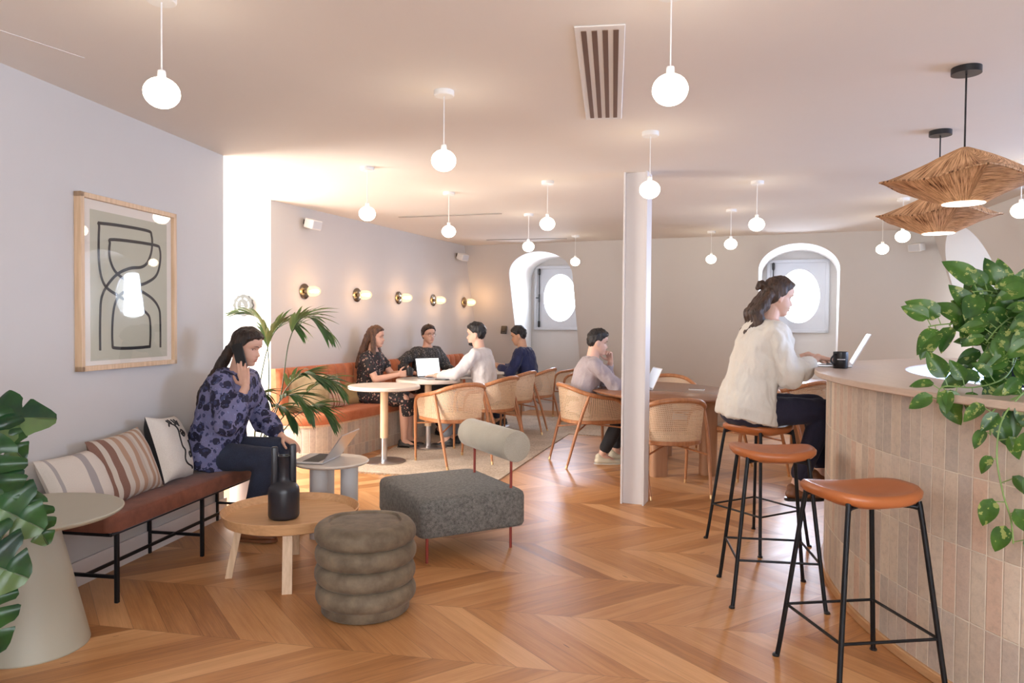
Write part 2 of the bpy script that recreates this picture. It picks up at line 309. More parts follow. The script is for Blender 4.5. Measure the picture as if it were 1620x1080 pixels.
# ------------------------------------------------------------------ mesh builder
class MB:
    def __init__(s): s.v = []; s.f = []; s.uv = []; s.mi = []; s.has_uv = False
    def add(s, vs, fs, uvs=None, mi=0, mat=None):
        o = len(s.v)
        s.v += [tuple(mat @ V(q)) if mat else tuple(q) for q in vs]
        for k, f in enumerate(fs):
            s.f.append([o + i for i in f]); s.mi.append(mi)
            if uvs: s.uv.append([uvs[i] for i in f]); s.has_uv = True
            else: s.uv.append([(vs[i][0], vs[i][1]) for i in f])
        return s
    def grid(s, fn, nu, nv, uvfn=None, cu=False, cv=False, mi=0, flip=False, mat=None):
        vs = []; uvs = []
        for j in range(nv + (0 if cv else 1)):
            for i in range(nu + (0 if cu else 1)):
                a, b = i / nu, j / nv
                vs.append(fn(a, b)); uvs.append(uvfn(a, b) if uvfn else (a, b))
        w = nu + (0 if cu else 1); h = nv + (0 if cv else 1); fs = []
        for j in range(nv):
            for i in range(nu):
                q = [j * w + i, j * w + (i + 1) % w if cu else j * w + i + 1, ((j + 1) % h) * w + ((i + 1) % w if cu else i + 1), ((j + 1) % h) * w + i]
                fs.append(q[::-1] if flip else q)
        return s.add(vs, fs, uvs, mi, mat)
    def box(s, c, d, rz=0.0, bev=0.0, seg=2, mat=None, mi=0):
        bm = bmesh.new(); bmesh.ops.create_cube(bm, size=1.0)
        for v in bm.verts: v.co = V((v.co.x * d[0], v.co.y * d[1], v.co.z * d[2]))
        if bev > 0: bmesh.ops.bevel(bm, geom=list(bm.edges), offset=bev, segments=seg, profile=0.5, affect='EDGES')
        mt = Matrix.Translation(V(c)) @ Matrix.Rotation(rz, 4, 'Z')
        if mat: mt = mat @ mt
        bm.verts.index_update()
        s.add([v.co.copy() for v in bm.verts], [[v.index for v in f.verts] for f in bm.faces], None, mi, mt); bm.free(); return s
    def tube(s, pts, r, seg=10, cap=True, closed=False, mi=0, flat=None):
        pts = [V(p) for p in pts]; n = len(pts); rr = r if isinstance(r, (list, tuple)) else [r] * n
        T = []
        for i in range(n):
            a = pts[i - 1] if (i > 0 or closed) else pts[i]; b = pts[(i + 1) % n] if (i < n - 1 or closed) else pts[i]
            t = (b - a); T.append(t.normalized() if t.length > 1e-9 else V((0, 0, 1)))
        x = T[0].orthogonal().normalized(); vs = []; fs = []
        for i in range(n):
            x = (x - T[i] * x.dot(T[i])); x = x.normalized() if x.length > 1e-6 else T[i].orthogonal().normalized()
            y = T[i].cross(x)
            for k in range(seg):
                a = 2 * pi * k / seg; vs.append(pts[i] + (x * cos(a) + y * sin(a)) * rr[i])
        m = n if closed else n - 1
        for i in range(m):
            for k in range(seg):
                a = i * seg; b = ((i + 1) % n) * seg
                fs.append([a + k, a + (k + 1) % seg, b + (k + 1) % seg, b + k])
        if cap and not closed: fs.append(list(range(seg))[::-1]); fs.append([(n - 1) * seg + k for k in range(seg)])
        return s.add(vs, fs, None, mi)
    def lathe(s, prof, c=(0, 0, 0), seg=32, mi=0, sx=1, sy=1):
        vs = []; fs = []; c = V(c); rings = []
        for (r, z) in prof:
            if r < 1e-6: rings.append([len(vs)]); vs.append(c + V((0, 0, z)))
            else:
                rings.append(list(range(len(vs), len(vs) + seg)))
                vs += [c + V((r * cos(2 * pi * k / seg) * sx, r * sin(2 * pi * k / seg) * sy, z)) for k in range(seg)]
        for a, b in zip(rings, rings[1:]):
            for k in range(seg):
                k2 = (k + 1) % seg
                if len(a) == 1 and len(b) == 1: continue
                if len(a) == 1: fs.append([a[0], b[k2], b[k]])
                elif len(b) == 1: fs.append([a[k], a[k2], b[0]])
                else: fs.append([a[k], a[k2], b[k2], b[k]])
        return s.add(vs, fs, None, mi)
    def ball(s, c, r, seg=16, rings=10, mat=None, mi=0):
        r = V(r) if not isinstance(r, (int, float)) else V((r, r, r)); c = V(c)
        pr_ = [(sin(pi * i / rings), -cos(pi * i / rings)) for i in range(rings + 1)]
        t = MB(); t.lathe([(a if 0 < i < rings else 0, b) for i, (a, b) in enumerate(pr_)], (0, 0, 0), seg)
        mt = Matrix.Translation(c) @ (mat if mat else Matrix.Identity(4)) @ Matrix.Diagonal((r.x, r.y, r.z, 1))
        return s.add([mt @ V(q) for q in t.v], t.f, None, mi)
    def cone(s, a, b, ra, rb, seg=14, sq=1.0, side=None, mi=0):
        """rounded tapered limb"""
        a, b = V(a), V(b); d = b - a; L = max(d.length, 1e-6); t = d / L
        x = (side - t * side.dot(t)).normalized() if side is not None else t.orthogonal().normalized(); y = t.cross(x)
        prof = [(a - t * ra, 0.0)]
        for k in range(1, 4): ang = k * pi / 8; prof.append((a - t * ra * cos(ang), ra * sin(ang)))
        prof.append((a, ra)); prof.append((b, rb))
        for k in range(3, 0, -1): ang = k * pi / 8; prof.append((b + t * rb * cos(ang), rb * sin(ang)))
        prof.append((b + t * rb, 0.0))
        vs = []; rings = []; fs = []
        for c, r in prof:
            if r < 1e-6: rings.append([len(vs)]); vs.append(c)
            else:
                rings.append(list(range(len(vs), len(vs) + seg)))
                vs += [c + (x * cos(2 * pi * k / seg) + y * sin(2 * pi * k / seg) * sq) * r for k in range(seg)]
        for p, q in zip(rings, rings[1:]):
            for k in range(seg):
                k2 = (k + 1) % seg
                if len(p) == 1: fs.append([p[0], q[k2], q[k]])
                elif len(q) == 1: fs.append([p[k], p[k2], q[0]])
                else: fs.append([p[k], p[k2], q[k2], q[k]])
        return s.add(vs, fs, None, mi)
    def prism(s, poly, z0, z1, mat=None, mi=0):
        n = len(poly); vs = [(p[0], p[1], z0) for p in poly] + [(p[0], p[1], z1) for p in poly]
        fs = [list(range(n))[::-1], list(range(n, 2 * n))] + [[i, (i + 1) % n, n + (i + 1) % n, n + i] for i in range(n)]
        return s.add(vs, fs, None, mi, mat)
    def rbody(s, poly, prof):
        """stack of scaled outlines: prof = [(scale or inset, z)] closed top and bottom"""
        n = len(poly); cx = sum(p[0] for p in poly) / n; cy = sum(p[1] for p in poly) / n
        vs = []; fs = []
        for ins, z in prof:
            for p in poly:
                d = V((p[0] - cx, p[1] - cy)); L = d.length
                k = max(0, L - ins) / L if L > 0 else 0
                vs.append((cx + d.x * k, cy + d.y * k, z))
        m = len(prof)
        for j in range(m - 1):
            for i in range(n): fs.append([j * n + i, j * n + (i + 1) % n, (j + 1) * n + (i + 1) % n, (j + 1) * n + i])
        fs.append(list(range(n))[::-1]); fs.append([(m - 1) * n + i for i in range(n)])
        return s.add(vs, fs)
    def mesh(s, name, smooth=True):
        me = bpy.data.meshes.new(name); me.from_pydata([tuple(v) for v in s.v], [], s.f); 
        ul = me.uv_layers.new(name='uv')
        k = 0; d = ul.data
        for f in s.uv:
            for q in f: d[k].uv = q; k += 1
        me.polygons.foreach_set('material_index', s.mi)
        me.validate(); me.update()
        if smooth:
            me.polygons.foreach_set('use_smooth', [True] * len(me.polygons))
        return me
    def build(s, name, mat, parent=None, smooth=True, loc=None, label=None, auto=40):
        me = s.mesh(name, smooth)
        for m in (mat if isinstance(mat, (list, tuple)) else [mat]): me.materials.append(m)
        if smooth and auto:
            bm = bmesh.new(); bm.from_mesh(me)
            th = radians(auto)
            for e in bm.edges:
                if len(e.link_faces) == 2 and e.calc_face_angle(0) > th: e.smooth = False
            bm.to_mesh(me); bm.free()
        o = bpy.data.objects.new(name, me); COL.objects.link(o)
        if parent: o.parent = parent
        if loc is not None: o.location = loc
        if label: o['label'] = label
        return o
def tag(o, label=None, cat=None, group=None, kind=None):
    if label: o['label'] = label
    if cat: o['category'] = cat
    if group: o['group'] = group
    if kind: o['kind'] = kind
    return o
def thing(name, label, cat, loc=(0, 0, 0), rz=0.0, group=None):
    o = bpy.data.objects.new(name, None); COL.objects.link(o); o.empty_display_size = 0.1
    o.location = loc; o.rotation_euler = (0, 0, rz); return tag(o, label, cat, group)
def copy_tree(o, parent=None):
    c = o.copy(); COL.objects.link(c)
    if parent: c.parent = parent
    for ch in list(o.children): copy_tree(ch, c)
    return c
def place(o, loc, rz=0.0, label=None, group=None):
    o.location = loc; o.rotation_euler = (0, 0, rz)
    if label: o['label'] = label
    if group: o['group'] = group
    return o
def struct(o): o['kind'] = 'structure'; return o
def arc(c, r, a0, a1, n): return [(c[0] + r * cos(a0 + (a1 - a0) * i / n), c[1] + r * sin(a0 + (a1 - a0) * i / n)) for i in range(n + 1)]
def rrect(w, d, r, n=6):
    p = []
    for cx, cy, a in ((w / 2 - r, d / 2 - r, 0), (-w / 2 + r, d / 2 - r, pi / 2), (-w / 2 + r, -d / 2 + r, pi), (w / 2 - r, -d / 2 + r, 1.5 * pi)):
        p += arc((cx, cy), r, a, a + pi / 2, n)
    return p
def catmull(pts, n=8, closed=False):
    P = [V(p) for p in pts]; out = []
    m = len(P)
    for i in range(m if closed else m - 1):
        p0 = P[(i - 1) % m] if (closed or i > 0) else P[0]; p1 = P[i]; p2 = P[(i + 1) % m]; p3 = P[(i + 2) % m] if (closed or i < m - 2) else P[-1]
        for k in range(n):
            t = k / n
            out.append(0.5 * ((2 * p1) + (p2 - p0) * t + (2 * p0 - 5 * p1 + 4 * p2 - p3) * t * t + (3 * p1 - p0 - 3 * p2 + p3) * t ** 3))
    if not closed: out.append(P[-1])
    return out
# ------------------------------------------------------------------ the room
SL = 0.33                                     # the mansard walls lean: 0.33 m out per metre down
LW0, LWd = V((-2.29, 3.211, 0)), V((0.157, 0.9876, 0)); LWn = V((0.9876, -0.157, 0))
LWE = LW0 + LWd * 1.85                        # free end of the left wall
RC0 = V((4.87, 8.49, 0)); RD = V((-0.219, -0.9757, 0)); RW = V((0.9757, -0.219, 0))
RCE = RC0 + RD * 2.65
BACK = -2.0
def wallmesh(name, quads, mat=None, kindname=True):
    b = MB()
    for q in quads: b.add(q, [[0, 1, 2, 3]])
    return struct(b.build(name, mat or M['wall'], smooth=False))
def vq(a, b, z0=0.0, z1=CE): return [(a[0], a[1], z0), (b[0], b[1], z0), (b[0], b[1], z1), (a[0], a[1], z1)]
b = MB(); b.add([(-4.2, BACK - .1, 0), (7.4, BACK - .1, 0), (7.4, 13, 0), (-4.2, 13, 0)], [[0, 1, 2, 3]])
struct(b.build('floor', M['floor'], smooth=False))
fl_far = FARP(-0.02, -0.02, 0); fr_far = FARP(6.6, -0.02, 0)
b = MB(); b.add([(-4.2, BACK - .1, CE), (7.4, BACK - .1, CE), (7.4, 8.2, CE), (5.15, 8.50, CE), tuple(FARP(0, 0.03, CE)), (-4.2, 11.6, CE)], [[5, 4, 3, 2, 1, 0]])
struct(b.build('ceiling', M['ceiling'], smooth=False))
# left wall (thick) with a baseboard
LWS = LW0 - LWd * 5.4
t = 0.22
pl = [LWS, LWE, LWE - LWn * t, LWS - LWn * t]
b = MB(); b.prism([(p.x, p.y) for p in pl], 0, CE); struct(b.build('wall_left', M['wall'], smooth=False))
pl = [LWS + LWn * .014, LWE + LWn * .014 + LWd * .014, LWE + LWd * .014 - LWn * (t + .014), LWE - LWn * (t + .014), LWE - LWn * t, LWE, LWS]
b = MB(); b.prism([(p.x, p.y) for p in [LWS + LWn * .014, LWE + LWn * .014 + LWd * .014, LWE + LWd * .014, LWS + LWd * 0.0 + LWn * .0005]], 0, 0.13)
struct(b.build('baseboard_left', M['trim'], smooth=False))
# corridor behind the left wall: the return wall, its left side with a tall window, and its near side
RT = A0
wallmesh('wall_return', [vq(RT, V((-4.0, RT.y + .12, 0)))], M['wall_white'])
cl = V((-4.0, RT.y + .12, 0)); cl2 = V((-4.0, 4.9, 0))
wallmesh('wall_corridor', [vq(cl, V((-4.0, 6.2, 0))), vq(V((-4.0, 4.98, 0)), cl2), vq(V((-4.0, 6.2, 0)), V((-4.0, 4.98, 0)), 2.42, CE), vq(V((-4.0, 6.2, 0)), V((-4.0, 4.98, 0)), 0, 0.3), vq(cl2, LWE - LWn * t - LWd * .12)], M['wall_white'])
def frame_window(name, a, b_, z0, z1, nx, nz, n):
    fr = MB(); a, b_ = V(a), V(b_); d = b_ - a; L = d.length; d.normalize(); ang = atan2(d.y, d.x)
    for k in range(nx + 1): p = a + d * L * k / nx; fr.box((p.x, p.y, (z0 + z1) / 2), (.05, .06, z1 - z0), ang)
    for k in range(nz + 1): p = (a + b_) / 2; fr.box((p.x, p.y, z0 + (z1 - z0) * k / nz), (L, .06, .05), ang)
    w = fr.build(name, M['frame_paint'], smooth=False); struct(w)
    g = MB(); p = (a + b_) / 2; g.box((p.x, p.y, (z0 + z1) / 2), (L - .04, .008, z1 - z0 - .04), ang); g.build('pane', M['glass'], w, False)
frame_window('window_4', (-4.0, 4.98, 0), (-4.0, 6.2, 0), 0.3, 2.42, 2, 3, None)
# sconce wall, thick, leaning corner meets the far wall
cw = [tuple(A0), tuple(FARP(0, SL * CE, 0)), tuple(FARP(0, 0, CE)), (A0.x, A0.y, CE)]
b = MB(); b.add(cw, [[0, 1, 2, 3]]); struct(b.build('wall_sconces', M['wall'], smooth=False))

def leaning_wall(name, org, along, out, width, niches, depth):
    """sloping wall with arched niches; niches=(v0,v1,zspring,ztop); reveals run level to a plane `depth` outward"""
    def P(v, z): return org + along * v + out * (SL * (CE - z)) + ZZ * z
    bm = bmesh.new(); edges = []
    def loop(pts):
        vs = [bm.verts.new(p) for p in pts]
        for i in range(len(vs)): edges.append(bm.edges.new((vs[i], vs[(i + 1) % len(vs)])))
    outl = [(0, CE), (width, CE), (width, 0)]
    holes = []
    for (v0, v1, zs, zt) in sorted(niches, reverse=True):
        c = (v0 + v1) / 2; h = (v1 - v0) / 2
        ar = [(c + h * cos(a), zs + (zt - zs) * sin(a)) for a in [pi * k / 28 for k in range(29)]]
        hp = [(v1, 0)] + ar + [(v0, 0)]
        outl += hp; holes.append(hp)
    outl += [(0, 0)]
    loop([P(*q) for q in outl])
    bmesh.ops.triangle_fill(bm, use_beauty=True, use_dissolve=False, edges=edges)
    me = bpy.data.meshes.new(name); bm.to_mesh(me); bm.free(); me.materials.append(M['wall'])
    o = bpy.data.objects.new(name, me); COL.objects.link(o); struct(o)
    rb = MB()
    for hp in holes:
        fr = [P(*q) for q in hp]; bk = [org + along * q[0] + out * depth + ZZ * q[1] for q in hp]
        n = len(hp)
        vs = fr + bk; rb.add(vs, [[i, i + 1, n + i + 1, n + i] for i in range(n - 1)])
    r_ = rb.build(name + '_reveal', M['wall_white'], smooth=True, auto=35); struct(r_)
    return P
NI = [(0.655, 1.615, 2.06, 2.385), (4.105, 5.06, 2.06, 2.385)]
leaning_wall('wall_far', V((P0.x, P0.y, 0)), S, U, 6.55, NI, 1.12)
RNI = [(0.05, 1.29, 1.86, 2.44)]
leaning_wall('wall_right', RC0, RD, RW, 2.65, RNI, 1.12)

def niche_window(name, org, along, out, nv0, nv1, zt, cv, fz0, fz1, fw_, ov, depth, full=True):
    """back panel of a niche with a square casement holding an oval pane"""
    def P(v, z, d=0.0): return org + along * v + out * (depth + d) + ZZ * z
    # wall behind, with a square hole
    b = MB(); a0, a1 = cv - fw_ / 2, cv + fw_ / 2
    L, R, T = nv0 - .05, nv1 + .05, zt + .05
    for (x0, x1, z0, z1) in ((L, a0, 0, T), (a1, R, 0, T), (a0, a1, 0, fz0), (a0, a1, fz1, T)):
        b.add([P(x0, z0), P(x1, z0), P(x1, z1), P(x0, z1)], [[0, 1, 2, 3]])
    struct(b.build('wall_behind_' + name, M['wall'], smooth=False))
    fr = MB(); mid = P(cv, (fz0 + fz1) / 2, -0.01); ang = atan2(along.y, along.x)
    def bar(v, z, w, h, d, th=.04): 
        p = P(v, z, d); fr.box(tuple(p), (w, th, h), ang, .004, 1)
    H = fz1 - fz0; zc = (fz0 + fz1) / 2
    for sx in (-1, 1): bar(cv + sx * (fw_ / 2 - .022), zc, .045, H, -.015)
    bar(cv, fz1 - .022, fw_, .045, -.015); bar(cv, fz0 + .022, fw_, .045, -.015)
    w = fr.build(name, M['frame_paint'], smooth=False); struct(w)
    # leaf: rectangular board with oval opening
    ow, oh, oc = ov; lw, lh = fw_ - .085, H - .085
    AN = sorted([2 * pi * k / 60 for k in range(60)] + [(sx_ * atan2(lh, lw) + o_) % (2 * pi) for sx_ in (1, -1) for o_ in (0, pi)]); n = len(AN)
    vs = []; fs = []
    for k in range(n):
        a = AN[k]; c_, s_ = cos(a), sin(a)
        kk = min(lw / 2 / max(abs(c_), 1e-6), lh / 2 / max(abs(s_), 1e-6))
        for d in (-.02, .02): vs.append(P(cv + oc[0] + ow / 2 * c_, zc + oc[1] + oh / 2 * s_, d)); 
        for d in (-.02, .02): vs.append(P(cv + kk * c_, zc + kk * s_, d))
    for k in range(n):
        i = 4 * k; j = 4 * ((k + 1) % n)
        fs += [[i, j, j + 2, i + 2], [i + 1, i + 3, j + 3, j + 1], [i, i + 1, j + 1, j], [i + 2, j + 2, j + 3, i + 3]]
    lf = MB(); lf.add(vs, fs); leaf = lf.build('casement', M['frame_paint'], w, False)
    g = MB(); 
    g.add([P(cv + oc[0] + ow / 2 * cos(2 * pi * k / n), zc + oc[1] + oh / 2 * sin(2 * pi * k / n), 0.005) for k in range(n)], [list(range(n))])
    g.build('pane', M['glass'], w, False)
    bl = MB(); x = cv - fw_ / 2 + .085
    bl.tube([P(x, fz0 + .08, -.045), P(x, fz1 - .08, -.045)], .008, 8)
    for z in (fz0 + .09, fz1 - .09): bl.cone(P(x, z - .035, -.045), P(x, z + .035, -.045), .018, .018, 10)
    bl.cone(P(x, zc - .06, -.045), P(x, zc + .05, -.045), .013, .013, 10); bl.tube([P(x, zc, -.045), P(x - .045, zc, -.075)], .008, 8)
    bl.build('bolt', M['blackp'], w)
    return w
FO = V((P0.x, P0.y, 0))
niche_window('window_1', FO, S, U, 0.655, 1.615, 2.385, 1.115, 1.265, 2.26, 0.80, (.53, .73, (.02, 0.0)), 1.08)
niche_window('window_2', FO, S, U, 4.105, 5.06, 2.385, 4.565, 1.262, 2.268, 0.80, (.53, .735, (.02, 0.0)), 1.08)
niche_window('window_3', RC0, RD, RW, 0.05, 1.29, 2.44, 0.67, 1.262, 2.268, 0.80, (.53, .735, (.0, 0.0)), 1.08)
# baseboard inside the left niche
b = MB(); p = FARP(1.135, 1.065, .06); b.box(tuple(p), (.95, .02, .12), atan2(S.y, S.x)); struct(b.build('baseboard_far', M['trim'], smooth=False))
# kitchen side and back of the room
wallmesh('wall_kitchen', [vq(RCE, V((7.2, RCE.y, 0))), vq(V((7.2, RCE.y, 0)), V((7.2, 4.7, 0))), vq(V((7.2, 2.0, 0)), V((7.2, BACK, 0))),
    vq(V((7.2, 4.7, 0)), V((7.2, 2.0, 0)), 0, .85), vq(V((7.2, 4.7, 0)), V((7.2, 2.0, 0)), 2.35, CE)])
frame_window('window_5', (7.2, 2.0, 0), (7.2, 4.7, 0), .85, 2.35, 3, 1, None)
b = MB(); b.add([tuple(RCE), tuple(RCE + RW * SL * CE), (RCE.x, RCE.y, CE)], [[0, 1, 2]]); struct(b.build('wall_end', M['wall'], smooth=False))
wallmesh('wall_back', [vq(V((-4.2, BACK, 0)), V((-1.6, BACK, 0))), vq(V((2.8, BACK, 0)), V((7.3, BACK, 0))), vq(V((-1.6, BACK, 0)), V((2.8, BACK, 0)), 0, .6), vq(V((-1.6, BACK, 0)), V((2.8, BACK, 0)), 2.38, CE)])
frame_window('window_6', (-1.6, BACK, 0), (2.8, BACK, 0), .6, 2.38, 4, 1, None)  # unseen window, added to go with the fill lamp

# steel column: painted H section
t = thing('steel_column', 'white painted steel column standing on the floor between lounge seat and bar', 'column', (0.945, 5.53, 0), -UA)
b = MB(); 
b.box((-.083, 0, CE / 2), (.014, .17, CE), 0, .002, 1); b.box((.083, 0, CE / 2), (.014, .17, CE), 0, .002, 1)
b.build('flange', M['trim'], t, False)
b = MB(); b.box((0, -.045, CE / 2), (.152, .012, CE)); b.box((0, .045, CE / 2), (.152, .012, CE)); b.build('web', M['trim'], t, False)

M['slot_grey'] = plain('slot_grey', (.34, .31, .28), .7)
# ceiling vent with four slots, thin slots, hatch seam
t = thing('ceiling_vent', 'long white ceiling air vent with four dark slots', 'vent', (0.411, 3.425, CE), radians(-7.9))
b = MB(); b.box((0, 0, -.004), (.195, 1.27, .006), 0, .002, 1)
b.build('frame', M['whitep'], t, False)
for k in range(4):
    b = MB(); x = -.062 + k * .0415
    b.box((x, 0, -.0085), (.021, 1.19, .003)); b.build('slot', M['vent_dark'], t, False)
for a, c, lab in (((-1.232, 7.88), (-0.122, 7.552), 'thin linear ceiling slot above the banquette, nearer one'), ((-.356, 9.953), (.723, 9.733), 'thin linear ceiling slot close to the far wall')):
    a, c = V((*a, 0)), V((*c, 0)); d = c - a; m_ = (a + c) / 2
    b = MB(); b.box((0, 0, 0), (d.length, .045, .006)); o = b.build('linear_vent', M['slot_grey'], smooth=False, loc=(m_.x, m_.y, CE - .004)); o.rotation_euler[2] = atan2(d.y, d.x)
    tag(o, lab, 'vent', 'linear ceiling slots')
b = MB(); b.box((-2.0, 2.95, CE - .001), (.006, .55, .002), radians(-28)); struct(b.build('trim_1', M['trim'], smooth=False))

# ------------------------------------------------------------------ pendant globes
def make_globe():
    t = thing('globe_pendant', '', 'pendant lamp', (0, 0, CE))
    b = MB(); b.lathe([(0, 0), (.05, 0), (.05, -.022), (.046, -.026), (0, -.026)], seg=28); b.build('canopy', M['whitep'], t)
    b = MB(); b.tube([(0, 0, -.026), (0, 0, -.285)], .0028, 8); b.build('cord', M['whitep'], t)
    b = MB(); b.lathe([(.012, -.262), (.014, -.265), (.014, -.285), (0, -.285)], seg=16); b.build('lamp_holder', M['whitep'], t)
    b = MB(); b.ball((0, 0, -.340), (.061, .061, .053), 24, 14); b.build('globe', M['globe'], t)
    return t
g0 = make_globe()
GL = [(-1.238, 2.576, 'lit white globe pendant above the bench and picture, leftmost of all'),
 (-.344, 3.607, 'lit white globe pendant left of the four-slot ceiling vent'),
 (-1.075, 5.382, 'lit white globe pendant in front of the nearest wall sconces'),
 (-.561, 6.382, 'lit white globe pendant above the woman in the dark floral dress'),
 (.276, 5.849, 'lit white globe pendant between the four-slot vent and the left arched window'),
 (.163, 7.585, 'lit white globe pendant touching the left arched window top in view'),
 (.806, 9.387, 'smallest lit globe pendant, just right of the left arched window'),
 (.532, 2.498, 'large lit globe pendant just right of the four-slot ceiling vent'),
 (.811, 4.338, 'lit white globe pendant overlapping the top of the steel column'),
 (1.934, 5.790, 'lit white globe pendant nearer the camera of the pair above the right arched window'),
 (2.152, 7.200, 'lit white globe pendant left of the right arched window, middle of a receding row'),
 (2.417, 8.875, 'farthest lit globe pendant between column and right arched window'),
 (3.833, 7.560, 'lit globe pendant right of the right arched window, lower and farther of two'),
 (3.467, 6.487, 'lit globe pendant just left of the smaller straw lampshade'),
 (3.479, 5.001, 'lit globe pendant at the right edge behind the large straw lampshade')]
for i, (x, y, lab) in enumerate(GL):
    place(g0 if i == 0 else copy_tree(g0), (x, y, CE), 0, lab, 'globe pendants')

# ------------------------------------------------------------------ straw lampshades
def mat_straw():
    m, nt, bs = newmat('straw'); x = NX(nt); g = x.sep(x.coord('UV'))
    n = x.noise(x.comb(x.m('MULTIPLY', g[0], 42.0), x.m('MULTIPLY', g[1], 2.5)), 2.6, 4, 0.7)
    n2 = x.noise(x.comb(g[0], g[1]), 9, 3)
    c = x.ramp(x.m('ADD', x.m('MULTIPLY', n, 0.85), x.m('MULTIPLY', n2, 0.2)), [(0.40, (0.07, 0.025, 0.01)), (0.47, (0.48, 0.25, 0.12)), (0.62, (0.92, 0.62, 0.36))])
    sets(bs, nt, c, 0.75, 0, x.bump(n, 0.9, 0.006))
    tl = x.n('ShaderNodeBsdfTranslucent'); nt.links.new(c, tl.inputs[0]); mx = x.n('ShaderNodeMixShader'); mx.inputs[0].default_value = 0.35
    nt.links.new(bs.outputs[0], mx.inputs[1]); nt.links.new(tl.outputs[0], mx.inputs[2]); nt.links.new(mx.outputs[0], nt.nodes['Material Output'].inputs[0]); return m
M['straw'] = mat_straw()
def make_shade():
    t = thing('straw_pendant', '', 'pendant lamp', (0, 0, CE))
    b = MB(); b.lathe([(0, 0), (.06, 0), (.06, -.028), (0, -.028)], seg=28); b.build('canopy', M['blackp'], t)
    b = MB(); b.tube([(0, 0, -.028), (0, 0, -.36)], .004, 8); b.build('cord', M['blackp'], t)
    zr = -.50; R = .338
    def out(a):                                   # square with soft corners pulled into points
        q = abs(cos(a)) ** 1.0 + abs(sin(a)) ** 1.0
        return R * (0.30 + 0.70 / q)
    def sh(a_, v):
        a = a_ * 2 * pi; ro = out(a); cr = (abs(cos(2 * a))) ** 6
        if v < .5:
            k = v / .5; r = .02 + (ro - .02) * k; z = zr + .150 * (1 - k) ** 1.15 + .02 * sin(pi * k) * (1 - cr) 
        else:
            k = (v - .5) / .5; r = ro + (.085 - ro) * k; z = zr - .095 * k ** 0.9 - .0 * cr + .012 * sin(pi * k) * cr
        return V((r * cos(a), r * sin(a), z + .012 * cos(4 * a) * (1 - abs(2 * v - 1))))
    def uvs(a_, v): 
        q = (a_ * 4) % 1.0; s_ = int(a_ * 4) 
        return (q * .5, v * .6) if s_ % 2 == 0 else (v * 1.1 + q * .45, q * .6 - v * .2)
    for (v0, v1, nm) in ((0, .5, 'upper_shade'), (.5, 1, 'lower_shade')):
        b = MB(); b.grid(lambda a, v: sh(a, v0 + (v1 - v0) * v), 96, 16, lambda a, v: uvs(a, v0 + (v1 - v0) * v))
        b.build(nm, M['straw'], t, auto=60)
    b = MB(); b.tube([sh(k / 96, .5) for k in range(96)], .004, 6, closed=True); b.build('rim', M['straw'], t)
    b = MB(); b.lathe([(0, zr - .097), (.084, zr - .097), (.084, zr - .088), (0, zr - .088)], seg=40); b.build('diffuser', M['lampdisc'], t)
    b = MB(); b.ball((0, 0, zr + .01), .04, 16, 10); b.build('bulb', M['lampdisc'], t)
    return t
s0 = make_shade()
place(s0, (1.99, 3.227, CE), radians(-17), 'large straw lampshade on black cord, nearer of two over the bar', 'straw pendants over the bar')
place(copy_tree(s0), (2.486, 4.263, CE), radians(-12), 'smaller looking straw lampshade, farther of two over the bar', 'straw pendants over the bar')

# ------------------------------------------------------------------ wall sconces
def ang_of(n): return atan2(n.y, n.x)
def make_sconce():
    t = thing('wall_sconce', '', 'wall lamp')       # local +X points out of the wall
    def lx(b, prof, nm, mat, seg=28):
        m = MB(); m.lathe(prof, seg=seg); q = MB(); q.add([(v[2], v[0], v[1]) for v in m.v], [f[::-1] for f in m.f] if 0 else m.f); return q.build(nm, mat, t)
    lx(None, [(0, 0), (.078, 0), (.078, .008), (.06, .014), (.03, .018), (0, .018)], 'backplate', M['brass2'])
    lx(None, [(.017, .016), (.022, .02), (.016, .045), (.024, .05), (.024, .066), (0, .066)], 'lamp_holder', M['brass2'])
    q = MB()
    def gl(a, v):
        an = a * 2 * pi; x = .06 + v * .13; rr = .048 * (sin(pi * min(1, .18 + v * .82)) ** .35 if v > .6 else 1.0) if 0 < v < 1 else .015
        if v < .08: rr = .03
        rr *= 1 + .05 * cos(an * 16)
        return V((x, rr * cos(an), rr * sin(an)))
    q.grid(gl, 96, 12, cu=True); q.build('glass_shade', M['bulbglass'], t)
    q = MB(); q.cone((.075, 0, 0), (.155, 0, 0), .016, .022, 12); q.build('bulb', M['bulb'], t)
    return t
M['brass2'] = plain('dark_polished_brass', (0.34, 0.27, 0.20), 0.18, 1.0)
def mat_bulbglass():
    m, nt, bs = newmat('ribbed_glass'); x = NX(nt); tr = x.n('ShaderNodeBsdfTransparent'); tr.inputs[0].default_value = (1, .95, .86, 1)
    gl = x.n('ShaderNodeBsdfGlossy'); gl.inputs['Roughness'].default_value = .08
    em = x.n('ShaderNodeEmission'); em.inputs[0].default_value = (1, .72, .38, 1); em.inputs[1].default_value = 2.2
    m1 = x.n('ShaderNodeMixShader'); m1.inputs[0].default_value = .15; m2 = x.n('ShaderNodeMixShader'); m2.inputs[0].default_value = .38
    L = nt.links.new; L(tr.outputs[0], m1.inputs[1]); L(gl.outputs[0], m1.inputs[2]); L(m1.outputs[0], m2.inputs[1]); L(em.outputs[0], m2.inputs[2]); L(m2.outputs[0], nt.nodes['Material Output'].inputs[0]); return m
M['bulbglass'] = mat_bulbglass()
sc0 = make_sconce()
sl = ['nearest of the five lit glass wall sconces', 'second nearest of the five lit glass wall sconces', 'middle one of the five lit glass wall sconces', 'fourth lit glass wall sconce, above the woman in glasses', 'farthest lit glass wall sconce, by the room corner']
